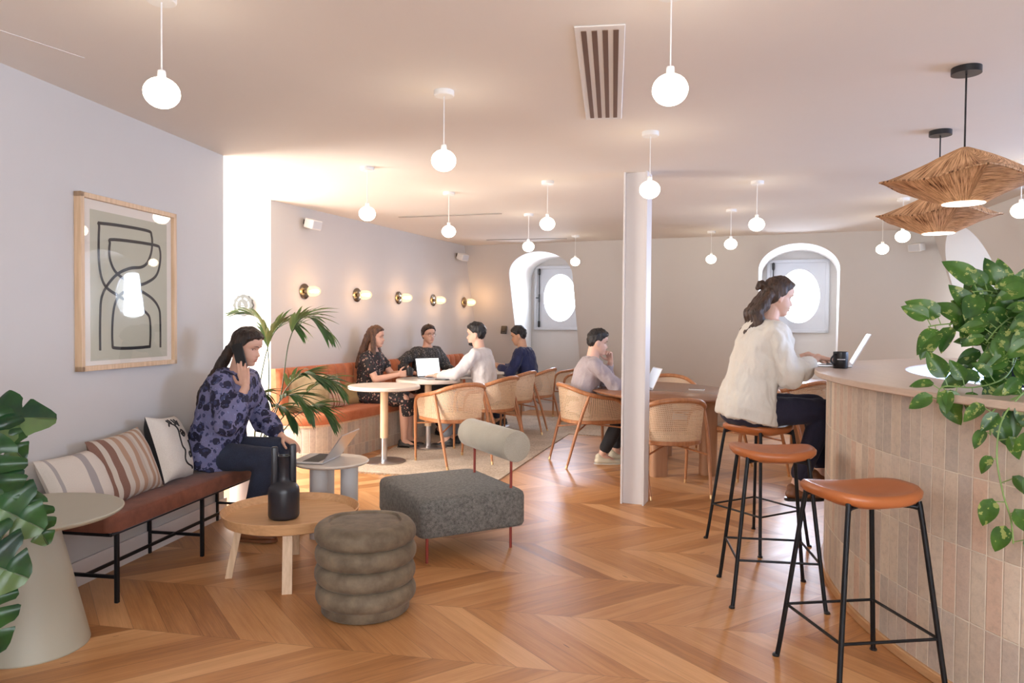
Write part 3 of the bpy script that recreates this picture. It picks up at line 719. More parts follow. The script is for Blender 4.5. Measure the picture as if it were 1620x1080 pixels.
for i, (x, y) in enumerate([(-2.09, 7.301), (-1.746, 8.156), (-1.41, 8.993), (-1.072, 9.835), (-.715, 10.72)]):
    place(sc0 if i == 0 else copy_tree(sc0), (x + .002, y, 1.665), ang_of(S), sl[i], 'glass wall sconces')
    L_ = bpy.data.lights.new('sconce_glow', 'POINT'); L_.energy = 2.2; L_.color = (1, .55, .25); L_.shadow_soft_size = .02
    lo = bpy.data.objects.new('sconce_glow', L_); COL.objects.link(lo); lo.location = V((x, y, 1.665)) + S * .235

# small wall speakers
def make_speaker():
    t = thing('wall_speaker', '', 'speaker')        # +X out of the wall
    b = MB(); b.box((.03, 0, 0), (.06, .05, .05), 0, .006); b.build('bracket', M['blackp'], t, False)
    b = MB(); b.box((.11, 0, 0), (.11, .15, .095), 0, .012); b.build('body', M['whitep'], t, False)
    b = MB(); b.box((.166, 0, 0), (.004, .13, .075), 0, .001, 1); b.build('grille', M['frame_paint'], t, False)
    return t
sp = make_speaker()
def tilt(o, a, b_): o.rotation_euler = (0, b_, a); return o
tilt(place(sp, (-2.085, 7.31, 2.36), 0, 'small white wall speaker above the nearest wall sconce', 'small white wall speakers'), radians(-25), radians(15))
tilt(place(copy_tree(sp), tuple(V((-.80, 10.50, 2.34)) + S * .0), 0, 'small white wall speaker in the corner above the farthest sconce', 'small white wall speakers'), radians(-35), radians(18))
q = RC0 + V((0, 0, 2.29)) + RW * .05 + RD * .02
tilt(place(copy_tree(sp), tuple(FARP(5.93, 0.05, 2.31)), 0, 'small white wall speaker near the right window niche', 'small white wall speakers'), radians(-150), radians(12))
for (p, lab) in ((FARP(.48, SL * (CE - 1.26) - .03, 1.265), 'black wall switch left of the left arched window'), (FARP(3.93, SL * (CE - 1.25) - .03, 1.25), 'black wall switch behind the woman at the bar')):
    b = MB(); b.box((0, 0, 0), (.095, .018, .125), 0, .004, 1); b.box((0, -.012, 0), (.05, .01, .07), 0, .002, 1); o = b.build('wall_switch', M['blackp'], smooth=False, loc=tuple(p)); o.rotation_euler = (radians(-18), 0, -UA); tag(o, lab, 'switch', 'black wall switches')
# round badge on the white return wall
t = thing('wall_badge', 'small grey scalloped round badge on the white wall left of the sconces', 'badge', (-2.515, 6.80, 1.51), 0)
b = MB()
n = 120; pts = [((.088 + .004 * cos(12 * 2 * pi * k / n)) * cos(2 * pi * k / n), (.1 + .004 * cos(12 * 2 * pi * k / n)) * sin(2 * pi * k / n)) for k in range(n)]
b.add([(p[0], -.012, p[1]) for p in pts] + [(p[0], .03, p[1]) for p in pts], [list(range(n))] + [[k, n + k, n + (k + 1) % n, (k + 1) % n] for k in range(n)])
b.build('disc', M['grey_badge'], t, False)
for i, (a0, a1) in enumerate([(-.45, .55), (.75, 1.35), (1.8, 2.45), (2.65, 3.75), (4.0, 5.45)]):
    b = MB(); b.grid(lambda a, v: V((cos(a0 + (a1 - a0) * a) * (.05 + .013 * v), -.0135, sin(a0 + (a1 - a0) * a) * (.058 + .014 * v))), 14, 1); b.build('ring_lettering', M['white_badge'], t, False)
b = MB(); b.box((0, -.0135, -.012), (.034, .002, .006)); b.add([(-.016, -.0135, .0), (.012, -.0135, .004), (-.012, -.0135, .03)], [[0, 1, 2]]); b.build('centre_mark', M['white_badge'], t, False)

# ------------------------------------------------------------------ framed print
t = thing('framed_print', 'oak framed abstract print of looping dark lines on olive ground', 'picture', tuple(LW0 + V((0, 0, 0))), atan2(LWd.y, LWd.x))
# local +X along wall, local -Y out of wall
x0, x1, z0, z1 = .475, 1.265, 1.098, 2.01
OFF = .038
b = MB(); fwid = .026
for (cx, cz, w, h) in (((x0 + x1) / 2, z1 - fwid / 2, x1 - x0, fwid), ((x0 + x1) / 2, z0 + fwid / 2, x1 - x0, fwid), (x0 + fwid / 2, (z0 + z1) / 2, fwid, z1 - z0), (x1 - fwid / 2, (z0 + z1) / 2, fwid, z1 - z0)):
    b.box((cx, -.02, cz), (w, .04, h), 0, .0015, 1)
b.build('frame', M['oak'], t, False)
b = MB(); b.box(((x0 + x1) / 2, -.012, (z0 + z1) / 2), (x1 - x0 - .02, .012, z1 - z0 - .02)); b.build('mount', M['mat_board'], t, False)
b = MB(); b.box(((.564 + 1.195) / 2, -.0185, (1.147 + 1.935) / 2), (.631, .002, .788)); b.build('print', M['artpaper'], t, False)
st = [(1.169, 1.201), (1.168, 1.362), (1.155, 1.433), (1.09, 1.491), (0.957, 1.543), (0.864, 1.583), (0.783, 1.627), (0.744, 1.694), (0.745, 1.769), (0.777, 1.796), (1.111, 1.803), (1.167, 1.779), (1.166, 1.696), (1.128, 1.622), (1.036, 1.575), (0.931, 1.547), (0.814, 1.492), (0.769, 1.403), (0.761, 1.241), (0.796, 1.209), (1.043, 1.208), (1.074, 1.227), (1.074, 1.362), (1.035, 1.408), (0.939, 1.446), (0.814, 1.492), (0.705, 1.546), (0.665, 1.655), (0.666, 1.845), (0.692, 1.871), (1.038, 1.879), (1.092, 1.853), (1.092, 1.771), (1.055, 1.698), (1.001, 1.665), (0.898, 1.649), (0.783, 1.599), (0.689, 1.498), (0.67, 1.381), (0.668, 1.2)]
cv = catmull([(p[0] - OFF, 0, p[1]) for p in st], 6)
vs = []; fs = []
for i, p in enumerate(cv):
    d = (cv[min(i + 1, len(cv) - 1)] - cv[max(i - 1, 0)]).normalized(); nn = V((-d.z, 0, d.x))
    vs += [p + nn * .0085 + V((0, -.0205, 0)), p - nn * .0085 + V((0, -.0205, 0))]
for i in range(len(cv) - 1): fs.append([2 * i, 2 * i + 1, 2 * i + 3, 2 * i + 2])
b = MB(); b.add(vs, fs); b.build('line_drawing', M['ink'], t, False)
b = MB(); b.add([(x0 + .02, -.027, z0 + .02), (x1 - .02, -.027, z0 + .02), (x1 - .02, -.027, z1 - .02), (x0 + .02, -.027, z1 - .02)], [[0, 1, 2, 3]]); b.build('glass', M['artglass'], t, False)
# ------------------------------------------------------------------ furniture, left side
# wall bench: local +X along the wall, local -Y out into the room, origin on the floor under the front left foot
LA = atan2(LWd.y, LWd.x)
BO = V((-1.893, 3.47, 0))
t = thing('wall_bench', 'low black steel bench with brown velvet seat along the left wall', 'bench', tuple(BO), LA)
BL = 1.50; BD = .375
b = MB()
for (a, c) in (((-.06, -.015), (BL + .06, -.015)), ((-.06, BD - .03), (BL + .06, BD - .03)), ((-.06, -.015), (-.06, BD - .03)), ((BL + .06, -.015), (BL + .06, BD - .03))):
    b.tube([(a[0], a[1], .345), (c[0], c[1], .345)], .0085, 8)
b.build('seat_frame', M['black'], t)
for x_ in (0, .71, 1.42):
    for y_ in (0, BD - .04):
        b = MB(); b.box((x_, y_, .1725), (.019, .019, .345), 0, .002, 1); b.build('leg', M['black'], t, False)
    b = MB(); b.box((x_, (BD - .04) / 2, .125), (.016, BD - .04, .016), 0, .002, 1); b.build('cross_bar', M['black'], t, False)
b = MB(); b.box((.71, BD / 2 - .02, .125), (1.42, .016, .016), 0, .002, 1); b.build('long_bar', M['black'], t, False)
b = MB(); poly = [(x + BL / 2, y + (BD - .045) / 2) for x, y in rrect(BL + .16, BD + .03, .05, 5)]
b.rbody(poly, [(.03, .352), (.008, .356), (0, .368), (0, .415), (.006, .428), (.02, .436), (.06, .440)]); b.build('seat_cushion', M['brownvelvet'], t)

def cushion(w, h, th, nu=26):
    """pillow standing on its lower edge: local X width, Z height, -Y front"""
    b = MB()
    def sf(sgn):
        def f(a, v):
            x = 2 * a - 1; z = 2 * v - 1
            e = max(0, (1 - abs(x) ** 3.2)) ** .55 * max(0, (1 - abs(z) ** 3.2)) ** .55
            px = x * (1 - .07 * (1 - z * z) * abs(x) ** 2) * (1 - .0 * abs(z)); pz = z * (1 - .07 * (1 - x * x) * abs(z) ** 2)
            wr = .05 * noise.noise(V((x * 2.2, z * 2.2, w * 9 + sgn)))
            return V((px * w / 2, sgn * th / 2 * e * (1 + wr * 3), pz * h / 2 + h / 2))
        return f
    b.grid(sf(-1), nu, nu, lambda a, v: (a, v)); b.grid(sf(1), nu, nu, lambda a, v: (a, v), flip=True, mi=1)
    return b
def put_cushion(name, label, group, w, h, th, mats, loc, rz, leanx, roll=0):
    b = cushion(w, h, th); o = b.build(name, mats, None, auto=80)
    o.matrix_world = Matrix.Translation(V(loc)) @ Matrix.Rotation(rz, 4, 'Z') @ Matrix.Rotation(leanx, 4, 'X') @ Matrix.Rotation(roll, 4, 'Y')
    tag(o, label, 'cushion', group); return o
cream = (0.74, 0.68, 0.60)
M['st_white'] = mat_stripe('cream_wool_grey_band', [(0, cream), (.08, (.40, .37, .36)), (.12, cream), (.50, (.36, .34, .34)), (.62, cream), (.9, (.5, .46, .44)), (.93, cream)], 0)
dk, md, lt = (.20, .085, .055), (.42, .25, .16), (.60, .53, .45)
M['st_brown'] = mat_stripe('brown_stripes', [(0, dk), (.06, lt), (.12, dk), (.22, lt), (.31, md), (.40, lt), (.49, md), (.56, (.5, .42, .35)), (.61, lt), (.67, md), (.74, lt), (.80, md), (.87, lt), (.93, md)], 0)
M['st_red'] = mat_stripe('rust_stripes', [(0, (.62, .45, .36)), (.3, (.33, .11, .07)), (.42, (.70, .60, .50)), (.55, (.48, .22, .14)), (.68, (.66, .52, .42)), (.8, (.27, .10, .07)), (.9, (.66, .52, .42))], 0, .36)
M['white_cotton'] = fabric('white_cotton', (.62, .57, .50), (.74, .69, .62), 260, .6, .1)
M['black_cotton'] = fabric('black_cotton', (.012, .012, .014), (.03, .03, .032), 260, .6, .1)
def onbench(s, d, z): p = LW0 + LWd * s + LWn * d; return (p.x, p.y, z)
put_cushion('cushion', 'cream cushion with one grey band, leftmost on the low bench', 'bench cushions', .40, .31, .13, M['st_white'], onbench(.33, .21, .432), LA, radians(-27))
put_cushion('cushion', 'brown and beige striped cushion in the middle of the low bench', 'bench cushions', .41, .36, .14, M['st_brown'], onbench(.655, .23, .432), LA, radians(-24), radians(-3))
pc = put_cushion('cushion', 'cream cushion with black line face and black reverse on the low bench', 'bench cushions', .38, .39, .15, [M['white_cotton'], M['black_cotton']], onbench(1.02, .215, .438), LA + radians(13), radians(-19), radians(7))
# the embroidered lines of that cushion
def on_pillow(w, h, th, x, z):
    e = max(0, (1 - abs(x) ** 3.2)) ** .55 * max(0, (1 - abs(z) ** 3.2)) ** .55
    wr = .05 * noise.noise(V((x * 2.2, z * 2.2, w * 9 - 1)))
    return V((x * (1 - .07 * (1 - z * z) * abs(x) ** 2) * w / 2, -th / 2 * e * (1 + wr * 3) - .001, z * (1 - .07 * (1 - x * x) * abs(z) ** 2) * h / 2 + h / 2))
strokes = [[(-.1, .62), (-.02, .45), (-.05, .2), (-.1, -.05), (.02, -.2), (-.1, -.45), (.05, -.62), (.35, -.72), (.45, -.78)],
           [(-.45, .58), (-.3, .7), (-.1, .62), (.1, .66), (.3, .60)], [(-.38, .8), (-.3, .68)], [(-.2, .84), (-.17, .68)], [(.02, .84), (0, .66)], [(.2, .84), (.14, .66)], [(.34, .78), (.26, .64)],
           [(.1, .38), (.3, .46), (.44, .34), (.28, .24), (.12, .34)], [(.26, .38), (.3, .30)], [(.5, .1), (.6, -.1), (.52, -.3)], [(.3, -.3), (.42, -.25), (.5, -.35), (.36, -.42), (.3, -.3)]]
b = MB()
for sk in strokes:
    q = catmull([(p[0], 0, p[1]) for p in sk], 6)
    b.tube([on_pillow(.38, .39, .15, p.x, p.z) for p in q], .0052, 6)
b.build('line_motif', M['ink'], pc)

# sage cone table
t = thing('cone_table', 'sage coloured round side table on a solid cone base at the left edge', 'table', (-1.985, 3.0, 0))
b = MB(); b.lathe([(0, 0), (.205, 0), (.207, .006), (.085, .545), (0, .545)], seg=64); b.build('base', M['sage'], t, auto=30)
b = MB(); b.lathe([(0, .545), (.32, .545), (.335, .555), (.338, .562), (.333, .566), (0, .566)], seg=72); b.build('tabletop', M['sage'], t, auto=30)
# oak tray coffee table
t = thing('coffee_table', 'low round oak tray coffee table on four splayed legs', 'table', (-1.19, 3.92, 0), radians(20))
b = MB(); b.lathe([(0, .292), (.33, .292), (.343, .298), (.362, .352), (.356, .354), (.340, .312), (.33, .310), (0, .310)], seg=80); b.build('tray_top', M['oak_x'], t, auto=30)
for (px_, py_) in ((-1.495, 3.835), (-1.115, 3.60), (-1.265, 4.25), (-.885, 4.0)):
    p = V((px_, py_, 0)) - V((-1.19, 3.92, 0)); p.rotate(Matrix.Rotation(-radians(20), 3, 'Z')); d = p.normalized(); an = atan2(d.y, d.x)
    b = MB(); q = [(.0175, .024), (-.0175, .024), (-.0175, -.024), (.0175, -.024)]
    vs = []
    for (r_, z) in ((.318, 0), (.262, .292)):
        for (u_, v_) in q: o2 = V((r_ + u_, v_, z)); o2.rotate(Matrix.Rotation(an, 3, 'Z')); vs.append(o2)
    b.add(vs, [[0, 1, 2, 3], [7, 6, 5, 4], [0, 4, 5, 1], [1, 5, 6, 2], [2, 6, 7, 3], [3, 7, 4, 0]]); b.build('leg', M['oak'], t, False)
# vase with flat side wings
t = thing('vase', 'matt black bottle vase with tall fins on the oak coffee table', 'vase', (-1.215, 3.87, .3105), radians(25))
b = MB(); b.lathe([(0, 0), (.068, 0), (.078, .008), (.081, .02), (.081, .145), (.078, .165), (.064, .185), (.042, .196), (.034, .205), (.032, .22), (.032, .33), (.036, .335), (.030, .335), (.027, .32), (.0, .30)], seg=48)
b.build('body', M['vase'], t)
for sx, h in ((-1, .385), (1, .395)):
    b = MB(); b.box((sx * .047, 0, .17 + (h - .17) / 2), (.034, .030, h - .17), 0, .008, 3); b.build('fin', M['vase'], t)
# pouf
t = thing('velvet_pouf', 'round taupe velvet pouf made of four stacked rolls', 'pouf', (-.685, 3.42, 0))
for k in range(4):
    zc = .098 + k * .092; b = MB(); hh = .052
    prof = [(0, zc - hh * .8)] + [(.172 + .064 * abs(cos(a)) ** .8, zc + hh * (abs(sin(a)) ** .9) * (1 if sin(a) > 0 else -1)) for a in [-pi / 2 + pi * i / 12 for i in range(13)]]
    if k == 3: prof += [(.17, zc + hh * 1.0), (.165, zc + hh * .80), (.10, zc + hh * .93), (0, zc + hh * 1.0)]
    else: prof += [(0, zc + hh * .8)]
    b.lathe(prof, seg=72)
    if k == 3: pass
    vs = []
    for v in b.v:
        a = atan2(v[1], v[0]); n_ = noise.noise(V((cos(a) * 2.3, sin(a) * 2.3, k * 3 + v[2] * 8))) * .006; s_ = 1 + n_ / max(.1, sqrt(v[0] ** 2 + v[1] ** 2)); vs.append((v[0] * s_, v[1] * s_, v[2] + n_ * .5))
    b.v = vs; b.build('roll', M['pouf'], t, auto=60)
b = MB(); b.lathe([(0, .006), (.198, .006), (.205, .012), (.207, .06), (.19, .075), (0, .075)], seg=64); b.build('plinth', M['pouf'], t, auto=50)
b = MB(); b.lathe([(0, 0), (.17, 0), (.17, .008), (0, .008)], seg=48); b.build('foot', M['blackp'], t)
# grey lounge seat: local X = width towards the roll, Y = depth
t = thing('lounge_seat', 'grey wool block lounge seat with beige cylinder backrest on red legs', 'seat', (-.385, 4.53, 0), radians(28.6))
b = MB(); poly = rrect(.68, .78, .055, 6); poly = [(x - (.05 if (y > 0 and False) else 0), y) for x, y in poly]
b.rbody(poly, [(.03, .142), (.01, .148), (0, .165), (0, .325), (.008, .345), (.03, .358), (.075, .364)]); b.build('seat', M['greywool'], t, auto=60)
for (x_, y_) in ((-.29, -.35), (.27, -.31), (.27, .30), (-.29, .33)):
    b = MB(); b.tube([(x_, y_, 0), (x_, y_, .15)], .0085, 12); b.build('leg', M['red'], t)
for y_ in (-.31, .20):
    b = MB(); b.tube([(.27, y_, .35), (.27, y_, .60)], .0085, 12); b.build('backrest_post', M['red'], t)
b = MB(); m = MB(); R_ = .094
m.lathe([(0, -.33), (R_ - .012, -.33), (R_ - .003, -.327), (R_, -.318), (R_, .318), (R_ - .003, .327), (R_ - .012, .33), (0, .33)], seg=56)
b.add([(.27 + v[0], v[2] - .055, .625 + v[1]) for v in m.v], [f[::-1] for f in m.f]); b.build('roll_backrest', M['beigewool'], t, auto=50)
# side table with cylinder legs
t = thing('side_table', 'small round travertine side table on fat cylinder legs behind the oak table', 'table', (-1.157, 4.66, 0))
b = MB(); b.lathe([(0, .452), (.225, .452), (.235, .458), (.238, .466), (.234, .472), (0, .473)], seg=64); b.build('tabletop', M['stonetop'], t)
for a in (-118, 2, 122):
    a = radians(a); b = MB(); b.lathe([(0, 0), (.056, 0), (.056, .452), (0, .452)], (.115 * cos(a), .115 * sin(a), 0), 40); b.build('leg', M['leg_grey'], t, auto=30)

# ------------------------------------------------------------------ laptops, phones, mug
def make_laptop(label, loc, rz, open_deg, screen='screen', lid=None, group=None, w=.31, d=.215):
    """local -Y is the user's side; the lid hinges at +Y"""
    t = thing('laptop', label, 'laptop', loc, rz, group)
    b = MB(); b.box((0, 0, .007), (w, d, .012), 0, .004, 2); b.build('base', M['alu'], t, False)
    b = MB(); b.box((0, .02, .0135), (w * .88, d * .5, .0015)); b.build('keyboard', M['keys'], t, False)
    b = MB(); b.box((0, -.068, .0135), (w * .34, d * .3, .001)); b.build('trackpad', M['steel'], t, False)
    a = radians(open_deg - 90)
    mt = Matrix.Translation((0, d / 2, .012)) @ Matrix.Rotation(-a, 4, 'X')
    b = MB(); b.box((0, 0, d / 2), (w, .006, d), 0, .0025, 1, mat=mt); l = b.build('lid', lid or M['alu'], t, False)
    b = MB(); b.box((0, -.0036, d / 2), (w * .94, .0012, d * .90), mat=mt); b.build('screen', M[screen], l, False)
    return t
M['screen_off'] = plain('dark_screen', (.03, .035, .05), .15)
M['screen_dim'] = mat_emit('dim_laptop_screen', (.55, .62, .75), .35)
make_laptop('open silver laptop on the small travertine side table', (-1.255, 4.66, .4735), radians(-98), 126, 'screen_off')
def make_phone(label, loc, rot, mat='blackp', w=.072, h=.148, cat='phone'):
    o = thing('phone', label, cat); 
    b = MB(); b.prism(rrect(w, h, .011, 5), -.004, .004); b.build('body', M[mat], o, auto=30)
    b = MB(); b.prism(rrect(w * .94, h * .95, .009, 5), .0041, .0047); b.build('screen', M['screen_off'], o, auto=30)
    if isinstance(rot, Matrix): o.matrix_world = Matrix.Translation(V(loc)) @ rot.to_4x4()
    else: o.location = loc; o.rotation_euler = rot
    return o

# ------------------------------------------------------------------ banquette
t = thing('banquette', 'long terracotta velvet channel-back banquette on a tiled base along the sconce wall', 'banquette', tuple(A0), pi / 2 - UA)
# local +X along the wall (away), local -Y out of the wall
BQ = 4.05; r = .34
def outline(dep, rr, x0=.0, n=10): return [(x0, -.006)] + [(x0, -(dep - rr))] + arc((x0 + rr, -(dep - rr)), rr, pi, 1.5 * pi, n)[1:] + [(BQ, -dep), (BQ, -.006)]
po = outline(.455, r, .015)
b = MB(); acc = 0; us = [0]
for i in range(1, len(po)): acc += (V(po[i]) - V(po[i - 1])).length; us.append(acc)
b.add([(p[0], p[1], 0) for p in po] + [(p[0], p[1], .365) for p in po], [[i, i + 1, len(po) + i + 1, len(po) + i] for i in range(len(po) - 1)], [(u_, 0) for u_ in us] + [(u_, .365) for u_ in us])
M['tile2'] = mat_tile(.0625, .262, .14)
b.build('tiled_base', M['tile2'], t, auto=30)
b = MB(); b.prism(outline(.475, r + .01, .005), .365, .385); b.build('oak_edge', M['oak'], t, auto=30)
b = MB(); so = outline(.505, r + .03, -.01)
b.rbody(so, [(.02, .386), (.0, .396), (0, .455), (.008, .473), (.03, .483)]); b.build('seat_cushion', M['terracotta'], t, auto=60)
nch = 26; wch = BQ / nch
for k in range(nch):
    b = MB(); x0_ = k * wch
    def ch(a, v):
        z = .478 + v * .437; rr_ = .045 * (1 - abs(2 * a - 1) ** 2.6) ** .5; tp = 1 - max(0, (v - .88) / .12) ** 2
        return V((x0_ + a * wch, -(.055 + rr_ * max(.0, tp) ** .5 + .02 * (1 - v)), z))
    b.grid(ch, 10, 14); b.add([(x0_, -.055, .915), (x0_ + wch, -.055, .915), (x0_ + wch, -.003, .915), (x0_, -.003, .915)], [[0, 1, 2, 3]])
    if k == 0: b.grid(lambda a, v: V((x0_, -(.003 + a * (.055 + .02 * (1 - v))), .478 + v * .437)), 2, 4)
    b.build('back_channel', M['terracotta'], t, auto=70)
def bq(u, v, z): p = BANQ(u, v, z); return (p.x, p.y, p.z)
BA = pi / 2 - UA
put_cushion('cushion', 'large olive velvet cushion at the left end of the terracotta banquette', 'banquette cushions', .46, .40, .17, M['olive'], bq(.27, .22, .475), BA - radians(38), radians(-18), radians(4))
put_cushion('cushion', 'rust and cream striped cushion beside the olive one on the banquette', 'banquette cushions', .38, .34, .13, M['st_red'], bq(.71, .20, .475), BA - radians(22), radians(-24), radians(-8))
put_cushion('cushion', 'low gold velvet cushion behind the nearest pedestal table on the banquette', 'banquette cushions', .46, .26, .15, M['gold'], bq(1.02, .16, .475), BA - radians(10), radians(-28))

# jute rugs
t = MB(); c = [V((-.12, 6.20, 0)), V((.74, 9.02, 0)), V((-.95, 9.5, 0)), V((-1.50, 6.60, 0))]
def rugpt(a, v, z): p = c[0].lerp(c[1], v).lerp(c[3].lerp(c[2], v), a); return V((p.x, p.y, z + .002 * noise.noise(V((p.x * 9, p.y * 9, 0)))))
t.grid(lambda a, v: rugpt(a, v, .012), 60, 120); 
for (f) in (lambda k: (k, 0), lambda k: (k, 1), lambda k: (0, k), lambda k: (1, k)):
    t.grid(lambda a, v: V((*rugpt(*f(a), 0).xy, .0005 + .0115 * v)), 60, 1)
o = t.build('jute_rug', M['jute'], None); tag(o, 'pale woven jute rug under the pedestal tables and cane chairs', 'rug')
b = MB(); random.seed(3)
for k in range(150):
    p = rugpt(k / 149, 0, .008); d = (c[0] - c[1]).normalized(); j = V((random.uniform(-.012, .012), 0, 0)); b.tube([p, p + d * .03 + j, p + d * random.uniform(.04, .06) + j * 2 + V((0, 0, -.006))], .0016, 4)
b.build('fringe', M['jute'], o)
b = MB(); p = [FARP(.5, .3, 0), FARP(2.6, .3, 0), FARP(2.9, -1.15, 0), FARP(1.0, -1.15, 0)]
b.prism([(q.x, q.y) for q in p][::-1], .0005, .010); o = b.build('jute_rug', M['jute'], smooth=False); tag(o, 'pale rug beneath the farthest cane chair by the left arched window', 'rug')

# pedestal tables
def make_ped():
    t = thing('pedestal_table', '', 'table')
    b = MB(); b.lathe([(0, 0), (.205, 0), (.207, .006), (.2, .011), (.04, .016), (0, .016)], seg=56); b.build('base_plate', M['steel'], t)
    b = MB(); b.lathe([(0, .012), (.03, .012), (.03, .26), (0, .26)], seg=32); b.build('steel_column', M['steel'], t)
    b = MB(); b.lathe([(0, .23), (.038, .23), (.038, .705), (0, .705)], seg=32); b.build('wooden_sleeve', M['oak'], t)
    b = MB(); b.lathe([(0, .703), (.335, .703), (.346, .710), (.346, .733), (.338, .741), (0, .741)], seg=72); b.build('tabletop', M['stonetop'], t)
    return t
pt = make_ped()
T1 = V((-1.234, 7.03, .0125)); T2 = V((-.905, 7.87, .0125))
place(pt, T1, 0, 'pale round pedestal table with nothing on it, nearest of the row', 'round pedestal tables')
place(copy_tree(pt), T2, 0, 'pale round pedestal table with laptop and mug between the talking people', 'round pedestal tables')
place(copy_tree(pt), (-.62, 8.66, .0125), 0, 'pale round pedestal table hidden behind the man in the white shirt', 'round pedestal tables')
place(copy_tree(pt), (-.22, 9.62, 0), 0, 'pale round pedestal table in front of the young man in navy', 'round pedestal tables')

# ------------------------------------------------------------------ cane armchairs: local +Y forward
def make_chair():
    t = thing('cane_armchair', '', 'chair')
    hw = .285
    rail = catmull([(-hw, .235, .60), (-hw - .003, .17, .645), (-hw, .03, .668), (-hw + .025, -.12, .700), (-.19, -.235, .745), (-.09, -.285, .768), (0, -.30, .773),
                    (.09, -.285, .768), (.19, -.235, .745), (hw - .025, -.12, .700), (hw, .03, .668), (hw + .003, .17, .645), (hw, .235, .60)], 6)
    full = [V((-hw + .015, .265, 0)), V((-hw + .008, .258, .3)), V((-hw, .25, .54))] + rail + [V((hw, .25, .54)), V((hw - .008, .258, .3)), V((hw - .015, .265, 0))]
    rr = [.011, .015, .017] + [.0185] * len(rail) + [.017, .015, .011]
    # back rail / front legs as parts
    b = MB(); b.tube(rail, [.0175 + .004 * sin(pi * i / (len(rail) - 1)) for i in range(len(rail))], 12); b.build('arm_rail', M['bentwood'], t)
    for s_ in (-1, 1):
        b = MB(); b.tube([(s_ * (hw - .02), .275, 0), (s_ * (hw - .012), .268, .3), (s_ * (hw - .002), .252, .54), (s_ * hw, .235, .602)], [.0105, .015, .0175, .018], 12); l = b.build('leg', M['bentwood'], t)
        b = MB(); b.tube([(s_ * (hw - .0205), .2752, 0), (s_ * (hw - .0195), .2746, .03)], .012, 12); b.build('brass_tip', M['brass'], l)
        b = MB(); b.tube([(s_ * .245, -.315, 0), (s_ * .262, -.235, .30), (s_ * .268, -.165, .52), (s_ * (hw - .018), -.095, .695)], [.0105, .0155, .0155, .012], 12); l = b.build('leg', M['bentwood'], t)
        b = MB(); b.tube([(s_ * .2447, -.316, 0), (s_ * .2463, -.308, .03)], .012, 12); b.build('brass_tip', M['brass'], l)
    seat = [(-.252, .235), (-.262, .1), (-.255, -.03), (-.225, -.15), (-.14, -.235), (0, -.262), (.14, -.235), (.225, -.15), (.255, -.03), (.262, .1), (.252, .235)]
    sc_ = catmull([(p[0], p[1], 0) for p in seat], 4)
    outl = [(p.x, p.y) for p in sc_] + [(.12, .262), (-.12, .262)]
    b = MB(); b.rbody(outl, [(.008, .408), (0, .414), (0, .438), (.008, .445)]); b.build('seat_frame', M['bentwood'], t)
    b = MB(); b.rbody(outl, [(.03, .4455), (.03, .449)]); b.build('seat', M['caneseat'], t, False)
    # cane shell between rail and seat
    n = 60; ra = rail
    def samp(cur, a):
        q = a * (len(cur) - 1); i = min(int(q), len(cur) - 2); return cur[i].lerp(cur[i + 1], q - i)
    Lr = sum((ra[i + 1] - ra[i]).length for i in range(len(ra) - 1))
    def shell(a, v):
        top = samp(ra, .02 + .96 * a); bot = samp(sc_, a); bot = V((bot.x, bot.y, .445)); p = bot.lerp(top, v); return p + V((0, 0, -.008 * v)) 
    b = MB(); b.grid(shell, n, 8, lambda a, v: (a * Lr * .96, v * .31)); b.build('cane_shell', M['cane'], t)
    b = MB()
    b.tube([(-.262, .262, .37), (0, 0, .395), (.262, -.235, .33)], .008, 8); b.build('stretcher', M['bentwood'], t)
    b = MB(); b.tube([(.262, .262, .37), (0, 0, .385), (-.262, -.235, .33)], .008, 8); b.build('stretcher', M['bentwood'], t)
    return t
M['caneseat'] = plain('cane_seat', (.72, .54, .34), .6, var=.1, nscale=80, bump=.3, bscale=400)
ch0 = make_chair()
CH = [(-.56, 7.02, 35, .0125, 'cane armchair turned away behind the beige roll backrest, nearest of the row'),
      (-.24, 7.86, 58, .0125, 'cane armchair the man in the white shirt sits on'),
      (-.02, 8.72, 62, .0125, 'empty cane armchair, third in the row, between the two seated men'),
      (.27, 9.50, 66, 0, 'cane armchair under the young man in navy'),
      (.92, 10.32, 100, .0105, 'farthest cane armchair with white seat beneath the left arched window'),
      (.755, 7.12, -74, 0, 'cane armchair of the man phoning at the brown oval table'),
      (1.28, 5.93, 8, 0, 'cane armchair seen from behind just right of the steel column'),
      (1.78, 8.15, 172, 0, 'cane armchair on the far side of the brown oval table'),
      (2.12, 6.62, 112, 0, 'cane armchair at the right end of the oval table, behind the bar stools'),
      (3.05, 7.75, 30, 0, 'cane armchair at the farther brown table, right of the woman at the bar')]
chairs = []
for i, (x, y, a, z, lab) in enumerate(CH):
    o = ch0 if i == 0 else copy_tree(ch0); chairs.append(place(o, (x, y, z), radians(a), lab, 'cane armchairs'))
b = MB(); b.rbody(rrect(.42, .40, .1, 5), [(.03, .4495), (.0, .462), (0, .48), (.04, .497)]); b.build('seat_pad', M['white_cotton'], chairs[4])

